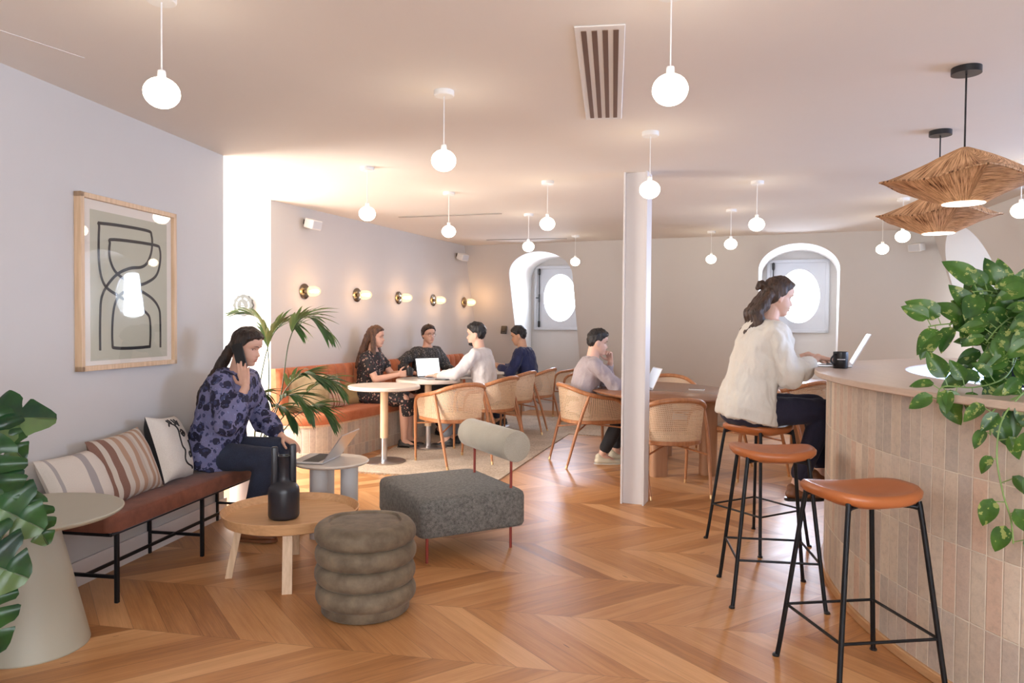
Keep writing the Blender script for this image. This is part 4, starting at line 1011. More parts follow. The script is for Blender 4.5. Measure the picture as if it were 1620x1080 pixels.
# ------------------------------------------------------------------ brown tables
def oval(cx, cy, rx, ry, a, n=56, p=2.0):
    o = []
    for k in range(n):
        t_ = 2 * pi * k / n; x = rx * (abs(cos(t_)) ** (2 / p)) * (1 if cos(t_) > 0 else -1); y = ry * (abs(sin(t_)) ** (2 / p)) * (1 if sin(t_) > 0 else -1)
        o.append((cx + x * cos(a) - y * sin(a), cy + x * sin(a) + y * cos(a)))
    return o
t = thing('oval_table', 'brown oval wooden table behind the steel column', 'table', (1.46, 7.02, 0), radians(12))
b = MB(); b.rbody(oval(0, 0, .68, .98, 0, 64, 2.3), [(.03, .703), (.006, .712), (0, .722), (0, .728), (.006, .734)]); b.build('tabletop', M['walnut'], t, auto=50)
for (x_, y_) in ((.24, -.48), (-.24, .48), (-.24, -.48), (.24, .48)):
    b = MB(); b.prism([(x + x_, y + y_) for x, y in rrect(.16, .10, .04, 5)], 0, .705); b.build('leg', M['walnut_leg'], t, auto=30)
t = thing('round_table', 'farther brown table seen between the woman at the bar and the counter', 'table', (3.28, 8.15, 0), 0)
b = MB(); b.rbody(oval(0, 0, .48, .48, 0, 56), [(.03, .703), (.006, .712), (0, .722), (0, .728), (.006, .734)]); b.build('tabletop', M['walnut'], t, auto=50)
b = MB(); b.prism([(x, y) for x, y in rrect(.26, .18, .06, 5)], 0, .705); b.build('pedestal', M['walnut_leg'], t, auto=30)

# ------------------------------------------------------------------ bar
t = thing('bar_counter', 'curved tiled bar counter with pale top on the right', 'bar', (4.2, 3.15, 0))
RB = 2.60; a0, a1 = radians(58), radians(318)
def ringwall(r0, z0, z1, n=150, flip=False):
    b = MB(); L = r0 * (a1 - a0)
    b.grid(lambda a, v: V((r0 * cos(a0 + (a1 - a0) * a), r0 * sin(a0 + (a1 - a0) * a), z0 + (z1 - z0) * v)), n, 1, lambda a, v: (a * L, z0 + (z1 - z0) * v), flip=flip); return b
b = ringwall(RB, .0, 1.085); M['tile_bar'] = mat_tile(.0655, .2635, -.031); b.build('tiled_front', M['tile_bar'], t)
def ringbox(ri, ro, z0, z1, bv=.004, n=160):
    pr_ = [(ri, z0), (ro - bv, z0), (ro, z0 + bv), (ro, z1 - bv), (ro - bv, z1), (ri + bv, z1), (ri, z1 - bv)]
    b = MB(); m = len(pr_)
    vs = [(r_ * cos(a0 + (a1 - a0) * k / n), r_ * sin(a0 + (a1 - a0) * k / n), z) for k in range(n + 1) for r_, z in pr_]
    fs = [[k * m + i, k * m + (i + 1) % m, (k + 1) * m + (i + 1) % m, (k + 1) * m + i] for k in range(n) for i in range(m)]
    b.add(vs, fs + [list(range(m)), [n * m + i for i in range(m)][::-1]]); return b
ringbox(2.19, 2.665, 1.085, 1.115).build('countertop', M['worktop'], t, auto=30)
ringbox(2.58, 2.613, 0, .042).build('plinth_strip', M['oak_base'], t, auto=30)
M['inner_dark'] = plain('inner_dark_steel', (.16, .16, .18), .3, .5)
M['inner_steel'] = plain('inner_steel', (.66, .70, .80), .22, .7)
ringbox(2.215, 2.235, .0, 1.084).build('inner_panel', M['inner_steel'], t, auto=30)
ringbox(1.62, 2.214, .84, .875).build('inner_worktop', M['inner_dark'], t, auto=30)

# bar stools
def make_stool():
    t = thing('bar_stool', '', 'stool')
    n = 64
    def outl(k): 
        a = 2 * pi * k / n; x, y = cos(a), sin(a); p = 2.7; s_ = (abs(x) ** p + abs(y) ** p) ** (-1 / p)
        return x * s_ * .205, y * s_ * .182 * (1 - .06 * x)
    def top(rf, a):
        k = a * n; X, Y = outl(k); X *= rf; Y *= rf
        dip = .030 * (abs(X) / .205) ** 2.2 - .020 * max(0, 1 - rf ** 2) + .012 * (Y / .18) ** 2 * (1 if Y < 0 else .1)
        return X, Y, dip
    b = MB()
    layers = [(.0, .742), (.3, .742), (.6, .743), (.85, .744), (.95, .738), (1.0, .722), (.99, .706), (.93, .698), (.6, .696), (0, .696)]
    vs = []; 
    for rf, z in layers:
        for k in range(n): X, Y, dz = top(max(rf, .001), k / n); vs.append((X, Y, z + dz - .004))
    fs = [[j * n + k, j * n + (k + 1) % n, (j + 1) * n + (k + 1) % n, (j + 1) * n + k] for j in range(len(layers) - 1) for k in range(n)]
    b.add(vs, fs); b.build('seat', M['leather'], t, auto=70)
    f = .218; tp = .135
    for sx in (-1, 1):
        for sy in (-1, 1):
            b = MB(); pts = catmull([(sx * tp * .6, sy * tp * .8, .700), (sx * tp, sy * tp, .694), (sx * (tp + .012), sy * (tp + .012), .66), (sx * (f - .01), sy * (f - .01), .06), (sx * f, sy * f, .008)], 5)
            b.tube(pts, .0098, 12); l = b.build('leg', M['black'], t)
            b = MB(); b.lathe([(0, 0), (.014, 0), (.015, .005), (.010, .012), (0, .012)], (sx * f, sy * f, 0), 16); b.build('foot_cap', M['blackp'], l)
    q = .135 + .012 + (f - .157) * (.66 - .225) / .6
    b = MB()
    for (p1, p2) in (((-q, -q), (q, -q)), ((q, -q), (q, q)), ((q, q), (-q, q)), ((-q, q), (-q, -q))): b.tube([(*p1, .225), (*p2, .225)], .006, 8)
    b.build('footrest', M['black'], t)
    return t
st0 = make_stool()
place(st0, (1.345, 2.78, 0), radians(8), 'cognac leather bar stool nearest the camera', 'leather bar stools')
place(copy_tree(st0), (1.314, 3.65, 0), radians(-8), 'empty cognac leather bar stool, middle one of three', 'leather bar stools')
place(copy_tree(st0), (1.545, 4.53, 0), radians(30), 'cognac leather bar stool under the woman in the white blouse', 'leather bar stools')

# things on the bar
t = thing('mug', 'black mug with a thin white line beside the laptop on the bar', 'mug', (1.91, 4.22, 1.1155), radians(200))
b = MB(); b.lathe([(0, 0), (.038, 0), (.041, .004), (.041, .094), (.0385, .096), (.037, .092), (.037, .01), (0, .01)], seg=40); b.build('cup', M['gloss_black'] if 'gloss_black' in M else M['blackp'], t)
b = MB(); b.tube([(.040 + .030 * sin(pi * k / 12), 0, .082 - .066 * k / 12) for k in range(13)], .0052, 10); b.build('handle', M['blackp'], t)
b = MB(); b.grid(lambda a, v: V((.0416 * cos(radians(20) + a * radians(62)), .0416 * sin(radians(20) + a * radians(62)), .050 + v * .004)), 12, 1); b.build('white_line', M['white_badge'], t)
make_laptop('open silver laptop on the bar counter in front of the woman', (1.965, 4.46, 1.1155), radians(-112), 118, 'screen', group=None, w=.30, d=.21)
make_laptop('open laptop with bright screen on the pedestal table between two women', tuple(T2 + V((.06, .06, .742))), radians(38), 104, 'screen', M['blackp'])
make_laptop('silver laptop mostly hidden behind the steel column on the oval table', (1.22, 7.03, .7345), radians(-85), 115, 'screen_dim')
make_phone('phone lying on the brown oval table', (1.78, 6.98, .7395), (0, 0, radians(70)), 'whitep')
make_phone('dark phone lying on the pedestal table beside the laptop', (-.74, 7.72, .7595), (0, 0, radians(60)))
# ------------------------------------------------------------------ people
def remeshed(mb, name, mat, parent, voxel, smooth=4, disp=0.0, dscale=.08, loc=None, disp2=0.0):
    me = mb.mesh('tmp'); o = bpy.data.objects.new('tmp', me); COL.objects.link(o)
    r_ = o.modifiers.new('r', 'REMESH'); r_.mode = 'VOXEL'; r_.voxel_size = voxel
    if smooth: s_ = o.modifiers.new('s', 'SMOOTH'); s_.factor = .5; s_.iterations = smooth
    dg = bpy.context.evaluated_depsgraph_get(); dg.update()
    nm = bpy.data.meshes.new_from_object(o.evaluated_get(dg)); bpy.data.objects.remove(o); bpy.data.meshes.remove(me)
    if disp:
        nor = [v.normal.copy() for v in nm.vertices]
        for v, n_ in zip(nm.vertices, nor):
            c = v.co
            w = noise.noise(V((c.x / dscale, c.y / dscale, c.z / dscale * .55))) + .5 * abs(noise.noise(V((c.x / dscale * 2.3 + 7, c.y / dscale * 2.3, c.z / dscale * 1.1))))
            v.co = c + n_ * (w * disp)
    nm.name = name; nm.materials.clear(); nm.materials.append(mat); nm.polygons.foreach_set('use_smooth', [True] * len(nm.polygons))
    o = bpy.data.objects.new(name, nm); COL.objects.link(o); o.parent = parent; return o
def interp(tab, z):
    if z <= tab[0][0]: return tab[0][1]
    for (a, b), (c, d) in zip(tab, tab[1:]):
        if z <= c: k = (z - a) / (c - a); k = k * k * (3 - 2 * k) if False else k; return b + (d - b) * k
    return tab[-1][1]
FRONT = [(-.122, .020), (-.118, .052), (-.108, .074), (-.098, .079), (-.088, .075), (-.080, .077), (-.072, .083), (-.066, .081), (-.060, .086), (-.050, .082), (-.035, .079), (-.015, .077), (.0, .074), (.012, .081), (.025, .087), (.045, .088), (.065, .081), (.085, .062), (.10, .040), (.112, .012), (.116, .0)]
BACKY = [(-.122, .012), (-.112, .0), (-.095, -.022), (-.075, -.045), (-.05, -.066), (-.02, -.088), (.01, -.098), (.04, -.098), (.07, -.083), (.095, -.055), (.11, -.022), (.116, .0)]
WID = [(-.122, .008), (-.112, .024), (-.098, .038), (-.080, .050), (-.055, .061), (-.02, .069), (.02, .073), (.05, .073), (.075, .063), (.095, .046), (.108, .025), (.116, .0)]
def gs(x, s): return math.exp(-(x / s) ** 2 / 2)
def headpt(a, z, fem=1.0):
    """a: 0 = face, +pi/2 = the right side (+X)"""
    f, b_, w = interp(FRONT, z), interp(BACKY, z), interp(WID, z)
    yc = (f + b_) / 2 - .005 * (1 if abs(z) < .1 else 0); ca, sa = cos(a), sin(a)
    p = 2.25; k = (abs(ca) ** p + abs(sa) ** p) ** (-1 / p)
    x = w * sa * k; ry = (f - yc) if ca > 0 else (yc - b_); y = yc + ry * ca * k
    if ca > 0:
        # nose, sockets, cheeks, lips, chin
        if -.05 < z < .014:
            h = interp([(-.05, 0), (-.044, .012), (-.037, .024), (-.030, .024), (-.012, .013), (.004, .004), (.014, 0)], z)
            sg = interp([(-.05, .013), (-.035, .0105), (-.01, .0075), (.014, .008)], z); y += h * gs(x, sg)
        y -= .010 * (gs(x - .031, .013) + gs(x + .031, .013)) * gs(z + .001, .010)
        y += .003 * (gs(x - .031, .016) + gs(x + .031, .016)) * gs(z - .018, .006)
        y += .004 * (gs(x - .042, .016) + gs(x + .042, .016)) * gs(z + .032, .016)
        y += .004 * gs(x, .016) * (gs(z + .061, .004) + gs(z + .072, .004)) - .003 * gs(x, .014) * gs(z + .0665, .002)
        y += .003 * gs(x, .015) * gs(z + .1, .010)
    return V((x, y, z))
ZL = [-.122 + .238 * (1 - cos(pi * i / 60)) / 2 for i in range(61)]
def head_mb(off=None, n=72):
    b = MB(); vs = []; fs = []
    for z in ZL:
        for k in range(n):
            a = 2 * pi * k / n; p = headpt(a, z)
            if off:
                o_ = off(p, a); d = V((p.x, p.y + .005, p.z - .01)).normalized(); p = p + d * o_
            vs.append(p)
    m = len(ZL)
    for j in range(m - 1):
        for k in range(n): fs.append([j * n + k, j * n + (k + 1) % n, (j + 1) * n + (k + 1) % n, (j + 1) * n + k])
    fs.append(list(range(n))[::-1]); fs.append([(m - 1) * n + k for k in range(n)])
    b.add(vs, fs); return b
def ik(a, b, l1, l2, pole):
    a, b = V(a), V(b); d = b - a; L = min(d.length, (l1 + l2) * .999); t = d.normalized(); 
    x = (l1 * l1 - l2 * l2 + L * L) / (2 * L); h = sqrt(max(0, l1 * l1 - x * x)); p = V(pole); p = (p - t * p.dot(t)).normalized()
    return a + t * x + p * h
def loft(mb, rings, n=28, p=2.3):
    vs = []; fs = []
    for c, ax, ay in rings:
        for k in range(n):
            a = 2 * pi * k / n; ca, sa = cos(a), sin(a); kk = (abs(ca) ** p + abs(sa) ** p) ** (-1 / p); vs.append(c + ax * ca * kk + ay * sa * kk)
    m = len(rings)
    for j in range(m - 1):
        for k in range(n): fs.append([j * n + k, j * n + (k + 1) % n, (j + 1) * n + (k + 1) % n, (j + 1) * n + k])
    fs.append(list(range(n))[::-1]); fs.append([(m - 1) * n + k for k in range(n)]); mb.add(vs, fs)
def hand(mb, wrist, d, nrm, side, curl, s=1.0, spread=.0, thumb=.55, fc=None):
    """d: towards the fingers, nrm: way the palm faces, side: way the thumb points"""
    d = V(d).normalized(); nrm = V(nrm); nrm = (nrm - d * nrm.dot(d)).normalized(); sd = d.cross(nrm); sd = sd if sd.dot(V(side)) > 0 else -sd
    w = V(wrist)
    mb.cone(w - d * .01, w + d * .03 * s, .023 * s, .024 * s, 12, .72, sd)
    bases = []
    for i, q in enumerate((.030, .010, -.010, -.029)):
        bs = w + d * (.088 - .004 * abs(i - 1)) * s + sd * q * s; bases.append(bs); mb.cone(w + d * .018 * s + sd * q * .55 * s, bs, .0145 * s, .0112 * s, 10, .9)
    mb.cone(w + d * .03 * s, w + d * .07 * s, .030 * s, .034 * s, 12, .38, sd)
    for i, (bs, L) in enumerate(zip(bases, (.072, .080, .075, .060))):
        L *= s; c_ = (fc[i] if fc else curl); a = .25 * c_; p = bs; dd = (d + sd * (1.5 - i) * spread * .12).normalized(); r_ = (.0088, .0090, .0086, .0078)[i] * s
        for j, fr in enumerate((.45, .31, .24)):
            ax = dd.cross(nrm).normalized(); a = c_ * (.95 if j == 0 else 1.15 if j == 1 else .8)
            rot = Matrix.Rotation(a, 3, ax); dd2 = (rot @ dd); 
            if dd2.dot(nrm) < dd.dot(nrm) and c_ > 0: dd2 = Matrix.Rotation(-a, 3, ax) @ dd
            nn = (nrm - dd2 * nrm.dot(dd2)); 
            q = p + dd2 * L * fr; mb.cone(p, q, r_ * (1 - .07 * j), r_ * (1 - .07 * (j + 1)), 9); 
            p = q; nrm_l = dd2.cross(ax); dd = dd2
            nrm = nrm if j < 9 else nn
    tb = w + d * .022 * s + sd * .022 * s; td = (d * (1 - thumb) + sd * .75 + nrm * .35 * (curl + .4)).normalized(); q = tb + td * .040 * s; mb.cone(tb, q, .0145 * s, .011 * s, 10)
    td2 = (td + d * .75 - sd * .2 + nrm * .25).normalized(); q2 = q + td2 * .032 * s; mb.cone(q, q2, .0108 * s, .0095 * s, 9); mb.cone(q2, q2 + (td2 + d * .3).normalized() * .022 * s, .0095 * s, .0082 * s, 9)
def shoe(name, mat, parent, ankle, toe_dir, s=1.0, solemat=None, up_=None):
    """low shoe built around the ankle point"""
    d = V(toe_dir).normalized(); sd = d.cross(V((0, 0, 1))).normalized(); u_ = sd.cross(d)
    def P(x, y, z): return V(ankle) + d * x * s + sd * y * s + u_ * z * s
    b = MB(); b.cone(P(-.035, 0, -.062), P(.05, 0, -.064), .036 * s, .040 * s, 14, .85, sd); b.cone(P(.05, 0, -.066), P(.145, 0, -.076), .041 * s, .030 * s, 14, .62, sd); b.cone(P(-.03, 0, -.03), P(.0, 0, -.05), .034 * s, .036 * s, 12)
    o = remeshed(b, name, mat, parent, .006, 3)
    b = MB(); pts = [(-.075, 0), (-.06, .028), (.0, .034), (.08, .042), (.14, .036), (.178, .012), (.178, -.012), (.14, -.036), (.08, -.042), (0, -.034), (-.06, -.028)]
    c_ = catmull([(q[0], q[1], 0) for q in pts], 3, True); vs = [P(q.x, q.y, -.102) for q in c_] + [P(q.x, q.y, -.084) for q in c_]; n = len(c_)
    b.add(vs, [list(range(n))[::-1], [n + i for i in range(n)]] + [[i, (i + 1) % n, n + (i + 1) % n, n + i] for i in range(n)]); b.build('sole', solemat or mat, o, False); return o

def person(label, loc, face, seat=.45, fem=True, lean=8, leanside=0, head=(0, 0, 0), hr=None, hl=None, knees=None, feet=None, skin='skin_fair', hair='hair_dark', haircut='short',
           top='wrinkled_white', topfit=1.0, sleeve=1.0, bottom='trousers', bottom_mat='jeans', shoes=('leather_brown', None), scale=1.0, voxel=.0055, pole_r=None, pole_l=None,
           skirt=False, curl=(.35, .35), hand_r=None, hand_l=None, glasses=False, topbot=0.02, beard=False, collar=False, hs=1.0, torso=1.0, fc=(None, None), shoulder_yaw=0, chest=1.0, slen=(1, 1)):
    t = thing('person', label, 'person', loc, radians(face)); t.scale = (scale,) * 3
    ln = radians(lean); U_ = (Matrix.Rotation(-ln, 3, 'X') @ V((0, 0, 1))); U_ = Matrix.Rotation(radians(leanside), 3, 'Y') @ U_
    F_ = Matrix.Rotation(-ln * .9, 3, 'X') @ V((0, 1, 0)); X_ = V((1, 0, 0)); XS = Matrix.Rotation(radians(shoulder_yaw), 3, 'Z') @ X_; FS = Matrix.Rotation(radians(shoulder_yaw), 3, 'Z') @ F_
    sw = .165 if fem else .19; k = 1 if fem else 1.12
    base = V((0, 0, seat)); T_ = torso
    def sp(h, fwd=0):       # spine curve, slumping a little
        return base + U_ * (h * T_) + F_ * (fwd + .03 * sin(pi * min(1, h / .6)) * -1)
    prof = [(.0, .12, .10, .0), (.03, .165, .125, .0), (.10, .175, .125, 0), (.19, .150, .105, .005), (.28, .132 if fem else .145, .095, .008), (.38, .142, .105, .012), (.47, .150, .112, .014), (.54, .150, .098, .006), (.585, .125, .075, 0), (.615, .075, .058, 0), (.64, .052, .052, .006)]
    def torso_rings(ex, upto=99, frm=0, wk=1.0):
        R_ = []
        for h, w, d_, f_ in prof:
            if h > upto or h < frm: continue
            if upto < 1 and h > .6: w += .012; d_ += .010
            ax = X_.lerp(XS, min(1, h / .5)); ay = F_.lerp(FS, min(1, h / .5)); R_.append((sp(h, f_), ax * (w * (k if h > .3 else 1) * wk + ex), ay * (d_ * wk + ex)))
        return R_
    body = MB(); loft(body, torso_rings(0))
    nb = sp(.635, .004); hd_dir = Matrix.Rotation(ln * .6, 3, 'X') @ U_
    hm = Matrix.Rotation(radians(head[0]), 3, 'Z') @ Matrix.Rotation(-radians(head[1]), 3, 'X') @ Matrix.Rotation(radians(head[2]), 3, 'Y')
    HC = nb + V((0, 0, .135 * hs)) + Matrix.Rotation(radians(head[0]), 3, 'Z') @ V((0, 1, 0)) * (.012 + .0011 * head[1]) + U_ * .012 + F_ * .012
    HM = Matrix.Translation(HC) @ hm.to_4x4() @ Matrix.Scale((.98 if fem else 1.04) * hs, 4)
    body.cone(sp(.59, -.005), HM @ V((0, -.022, -.045)), .055 if fem else .062, .049 if fem else .058, 18)
    hb = head_mb(); body.add([HM @ V(v) for v in hb.v], hb.f)
    for s_ in (-1, 1):
        e = MB(); e.ball((s_ * .073, -.012, -.008), (.008, .018, .032), 14, 10, Matrix.Rotation(radians(s_ * 12), 4, 'Z') @ Matrix.Rotation(radians(-10), 4, 'X')); e.ball((s_ * .071, -.008, -.032), (.007, .009, .010), 10, 8)
        body.add([HM @ V(v) for v in e.v], e.f)
    ST = MB()   # sleeves
    info = {}
    for s_, tgt, pole, hsp, cu, key in ((1, hr, pole_r, hand_r, curl[0], 0), (-1, hl, pole_l, hand_l, curl[1], 1)):
        sh = sp(.555, -.005) + XS * sw * s_ * (1.0); wr = V(tgt) if tgt else sh + V((s_ * .03, .2, -.4))
        pole = V(pole) if pole else V((s_ * .6, -.5, -.8)); el = ik(sh, wr, .275 * k ** .5, .25 * k ** .5, pole)
        L2 = (wr - el); wr = el + L2.normalized() * min(L2.length, .27 * k)
        r0, r1, r2_, r3 = (.045, .037, .034, .0235) if fem else (.052, .043, .040, .027)
        body.cone(sh, el, r0, r1, 16); fm = el.lerp(wr, .3); body.cone(el, fm, r1, r2_ * 1.05, 16); body.cone(fm, wr, r2_ * 1.05, r3, 16)
        dd, nn, ss = hsp if hsp else ((wr - el).normalized(), V((0, 0, -1)), V((-s_, 0, 0)))
        hand(body, wr, dd, nn, ss, cu, .97 if fem else 1.06, fc=fc[key])
        e = .016 * topfit
        ST.cone(sh, el, r0 + e * 1.1, r1 + e * 1.25, 18)
        q = slen[key]; 
        if sleeve >= 1: 
            endp = el.lerp(wr, .93 * q); md = el.lerp(wr, .4); ST.cone(el, md, r1 + e * 1.25, r2_ + e * 1.3, 18); ST.cone(md, endp - (wr - el).normalized() * (r3 + e * .8), r2_ + e * 1.3, r3 + e * .85, 18)
        info[key] = (sh, el, wr)
        if sleeve < 1: pass
    # legs
    kn = knees or ((.10, .46, seat + .06), (-.10, .46, seat + .06)); ft = feet or ((.10, .42, .10), (-.10, .42, .10))
    TR = MB(); 
    hips = [base + V((.09, .02, .085)), base + V((-.09, .02, .085))]
    for i in range(2):
        hp, kk, an = hips[i], V(kn[i]), V(ft[i]); r0, r1, r2_, r3 = (.085, .056, .052, .034)
        if not fem: r0, r1, r2_, r3 = .088, .060, .056, .037
        body.cone(hp, kk, r0 * .9, r1, 18); cf = kk.lerp(an, .3); body.cone(kk, cf, r1 * .95, r2_, 18); body.cone(cf, an, r2_, r3, 18); 
        td = V((kk.x - hp.x, kk.y - hp.y, 0)).normalized(); body.cone(an + V((0, 0, -.02)), an + td * .10 + V((0, 0, -.072)), .034, .026, 14)
        TR.cone(hp, kk, r0 + .014, r1 + .016, 20); TR.cone(kk, cf, r1 + .016, r2_ + .016, 20); TR.cone(cf, kk.lerp(an, .86), r2_ + .016, r3 + .022, 20)
        info['foot%d' % i] = (an, td)
    bd = remeshed(body, 'body', M[skin], t, voxel, 2)
    # clothing
    sh_ = MB()
    if sleeve > 0:
        rr_ = torso_rings(.020 * topfit, .62, topbot, chest)
        loft(sh_, rr_)
        sh_.cone(sp(.56) - XS * sw * .9, sp(.56) + XS * sw * .9, .062 * k, .062 * k, 16)
        if sleeve < 1:
            ST = MB()
            for key in (0, 1):
                a_, e_, w_ = info[key]; ST.cone(a_, a_.lerp(e_, sleeve), .045 + .018, .040 + .022, 18)
        sh_.add(ST.v, ST.f)
        tp = remeshed(sh_, 'top', M[top], t, .0085, 4, .010 * (1 + .4 * topfit), .06)
        if collar:
            b = MB(); b.tube([sp(.612, .0) + XS * (.062 * k * cos(a)) + FS * (.060 * sin(a)) + U_ * (-.012 * sin(a)) for a in [2 * pi * q / 28 for q in range(28)]], .0125, 10, closed=True)
            b.tube([sp(.60, .0) + XS * (.069 * k * cos(a)) + FS * (.067 * sin(a)) + U_ * (-.016 * sin(a)) for a in [2 * pi * q / 28 for q in range(28)]], .0115, 10, closed=True); b.build('collar', M[top], t)
    pv = MB(); 
    pr2 = [(base + V((0, -.01, .005)), X_ * .13, V((0, .10, 0))), (base + V((0, 0, .04)), X_ * .185, V((0, .14, 0))), (base + V((0, 0, .11)), X_ * .19, V((0, .14, 0))), (base + V((0, 0, .20)) + F_ * .0, X_ * .16, V((0, .115, 0)))]
    if skirt:
        pv.add(TR.v[:0], []); loft(pv, pr2)
        k0, k1 = V(kn[0]), V(kn[1]); mid = (k0 + k1) / 2; 
        rg = []
        for f_, w_, h_ in ((0, .185, .11), (.35, .18, .105), (.7, .165, .09), (1.02, .15, .08)):
            c_ = base + V((0, .0, .075)); c_ = c_.lerp(mid + V((0, 0, -.005)), f_); rg.append((c_, X_ * w_, V((0, 0, 1)) * h_))
        loft(pv, rg)
        c_ = mid + V((0, .02, -.10)); loft(pv, [(mid, X_ * .15, V((0, .08, 0))), (c_, X_ * .15, V((0, .075, 0))), (c_ + V((0, .0, -.08)), X_ * .14, V((0, .07, 0)))])
        remeshed(pv, 'skirt', M[bottom_mat], t, .009, 5, .008, .06)
    else:
        loft(pv, pr2); pv.add(TR.v, TR.f); remeshed(pv, 'trousers', M[bottom_mat], t, .009, 4, .005, .06)
    for i in range(2):
        an, td = info['foot%d' % i]
        if shoes: shoe('shoe', M[shoes[0]], t, an, td, 1.0 if fem else 1.1, M[shoes[1]] if shoes[1] else None)
    # hair
    th = .012 if fem else .010
    HL = [(-.10, -.074), (-.06, -.074), (-.035, -.055), (-.012, -.020), (.012, .006), (.03, .036), (.05, .055), (.068, .070), (.085, .077), (.095, .08)]
    if not fem: HL = [(-.10, -.058), (-.06, -.055), (-.040, -.045), (-.030, .012), (.006, .016), (.016, .012), (.030, .036), (.05, .052), (.068, .068), (.085, .076), (.095, .08)]
    def hoff(p, a):
        zl = interp(HL, p.y) + .006 * noise.noise(V((p.x * 70, p.y * 70, 3))); m_ = max(0, min(1, (p.z - zl) / .012 + .5)); 
        th_ = th + ((.014 * max(0, min(1, (p.z - .03) / .05))) if not fem else .006 * max(0, min(1, (p.z - .03) / .05))) + (.009 if not fem else .004) * noise.noise(p * 32)
        return -.012 + (th_ + .012) * m_
    hb = head_mb(hoff); hm_ = MB(); hm_.add([HM @ V(v) for v in hb.v], hb.f)
    def hc(a, b_, ra, rb, sq=1.0, side=None, local=True):
        A_, B_ = (HM @ V(a), HM @ V(b_)) if local else (V(a), V(b_)); hm_.cone(A_, B_, ra, rb, 14, sq, side)
    bk = -FS
    if haircut == 'ponytail_low':
        hc((0, -.075, -.02), (0, -.105, -.055), .045, .034); p1 = HM @ V((0, -.105, -.055)); p2 = sp(.56, -.135); p3 = sp(.42, -.170); p4 = sp(.27, -.155)
        hc(p1, p2, .034, .036, local=False); hc(p2, p3, .036, .030, local=False); hc(p3, p4, .030, .010, local=False)
    if haircut == 'long_loose':
        for s_ in (-1, 1):
            p0 = HM @ V((s_ * .066, -.02, .03)); p1 = HM @ V((s_ * .080, -.005, -.07)); p2 = sp(.50, .07) + XS * s_ * .105; p3 = sp(.40, .11) + XS * s_ * .10
            hc(p0, p1, .026, .030, local=False); hc(p1, p2, .030, .030, local=False); hc(p2, p3, .030, .012, local=False)
        for q in (-1, 0, 1): p0 = HM @ V((q * .045, -.08, .0)); p1 = sp(.53, -.11) + XS * q * .055; p2 = sp(.42, -.13) + XS * q * .06; hc(p0, p1, .040, .040, local=False); hc(p1, p2, .040, .018, local=False)
    if haircut == 'half_up':
        hc((0, -.085, .045), (0, -.125, .050), .020, .024); hc((0, -.125, .050), (0, -.140, .020), .024, .016)
        for q in (-1.05, -.35, .4, 1.05):
            p0 = HM @ V((q * .052, -.072, .0)); p1 = HM @ V((q * .060, -.10, -.085)); p1b = p1.lerp(sp(.60, -.12) + XS * q * .08, .5) + FS * -.012; p2 = sp(.60, -.085) + XS * q * .075; p3 = sp(.53, -.125) + XS * q * .055; hc(p1, p1b, .038, .030, local=False); p1 = p1b
            hc(p0, p1, .030, .036, local=False); hc(p1, p2, .036, .034, local=False); hc(p2, p3, .034, .018, local=False)
    if haircut == 'tied': hc((0, -.09, .0), (0, -.115, -.02), .035, .025)
    hv = remeshed(hm_, 'hair', M[hair], t, .0055, 2, .005, .018)
    # face details
    def fy(x, z):
        lo, hi = 0.0, pi / 2
        for _ in range(24):
            mid = (lo + hi) / 2
            if headpt(mid, z).x < abs(x): lo = mid
            else: hi = mid
        return headpt(lo, z).y
    for s_ in (-1, 1):
        e = MB(); yy = fy(.031, -.001) - .0055
        def ey(a, v): 
            th_, ph = a * 2 * pi, v * pi * .5; return V((s_ * .031 + .0118 * sin(ph) * cos(th_), yy + .0105 * cos(ph) - .002, -.002 + .0072 * sin(ph) * sin(th_)))
        e.grid(ey, 18, 10, cu=True)
        for i in range(len(e.f)): e.mi[i] = 1 if i < 18 * 5 else 0
        e.v = [tuple(HM @ V(v)) for v in e.v]; e.build('eye', [M['eyewhite'], M['iris']], t)
        e = MB(); e.tube([HM @ V((s_ * x, fy(x, z) + .0005, z)) for x, z in ((.018, .003), (.025, .0072), (.032, .008), (.040, .0055), (.0445, .002))], .0014, 6); e.build('eyelash', M['lash'], t)
        e = MB(); e.tube([HM @ V((s_ * x, fy(x, z) - .0003, z)) for x, z in ((.014, .020), (.024, .024), (.034, .0245), (.046, .019))], [.0022, .0030, .0026, .0012] if not fem else [.0016, .0024, .002, .001], 6); e.build('eyebrow', M['lash'], t)
    e = MB()
    for z, r_ in ((-.061, .0034), (-.0715, .0042)): e.tube([HM @ V((x, fy(x, z) - .0022, z + .002 * (1 - abs(x) / .02) * (1 if z > -.065 else -1))) for x in (-.021, -.012, 0, .012, .021)], [.001, r_ * .8, r_, r_ * .8, .001], 8)
    e.build('lips', M['lips'] if fem else M['lips_m'], t)
    if beard:
        def boff(p, a):
            m_ = 1 if (p.z < -.078 and p.y > .03) else 0; return -.010 + .0125 * m_
        hb = head_mb(boff); q = MB(); q.add([HM @ V(v) for v in hb.v], hb.f); remeshed(q, 'beard', M[hair], t, .0055, 1)
    if glasses:
        e = MB()
        for s_ in (-1, 1):
            e.tube([HM @ V((s_ * .033 + .022 * cos(a), .092 - .006 * abs(cos(a)), -.004 + .019 * sin(a))) for a in [2 * pi * q / 20 for q in range(20)]], .0013, 6, closed=True); e.tube([HM @ V((s_ * .055, .086, .0)), HM @ V((s_ * .078, -.005, .004))], .0013, 6)
        e.tube([HM @ V((-.011, .094, .0)), HM @ V((.011, .094, .0))], .0013, 6); e.build('glasses', M['glasses'], t)
    info['HM'] = HM; info['t'] = t; return info
for nm, c in dict(skin_fair=(.66, .40, .29), skin_light=(.70, .45, .34), skin_tan=(.58, .34, .22)).items(): M[nm] = mat_skin(nm, c)
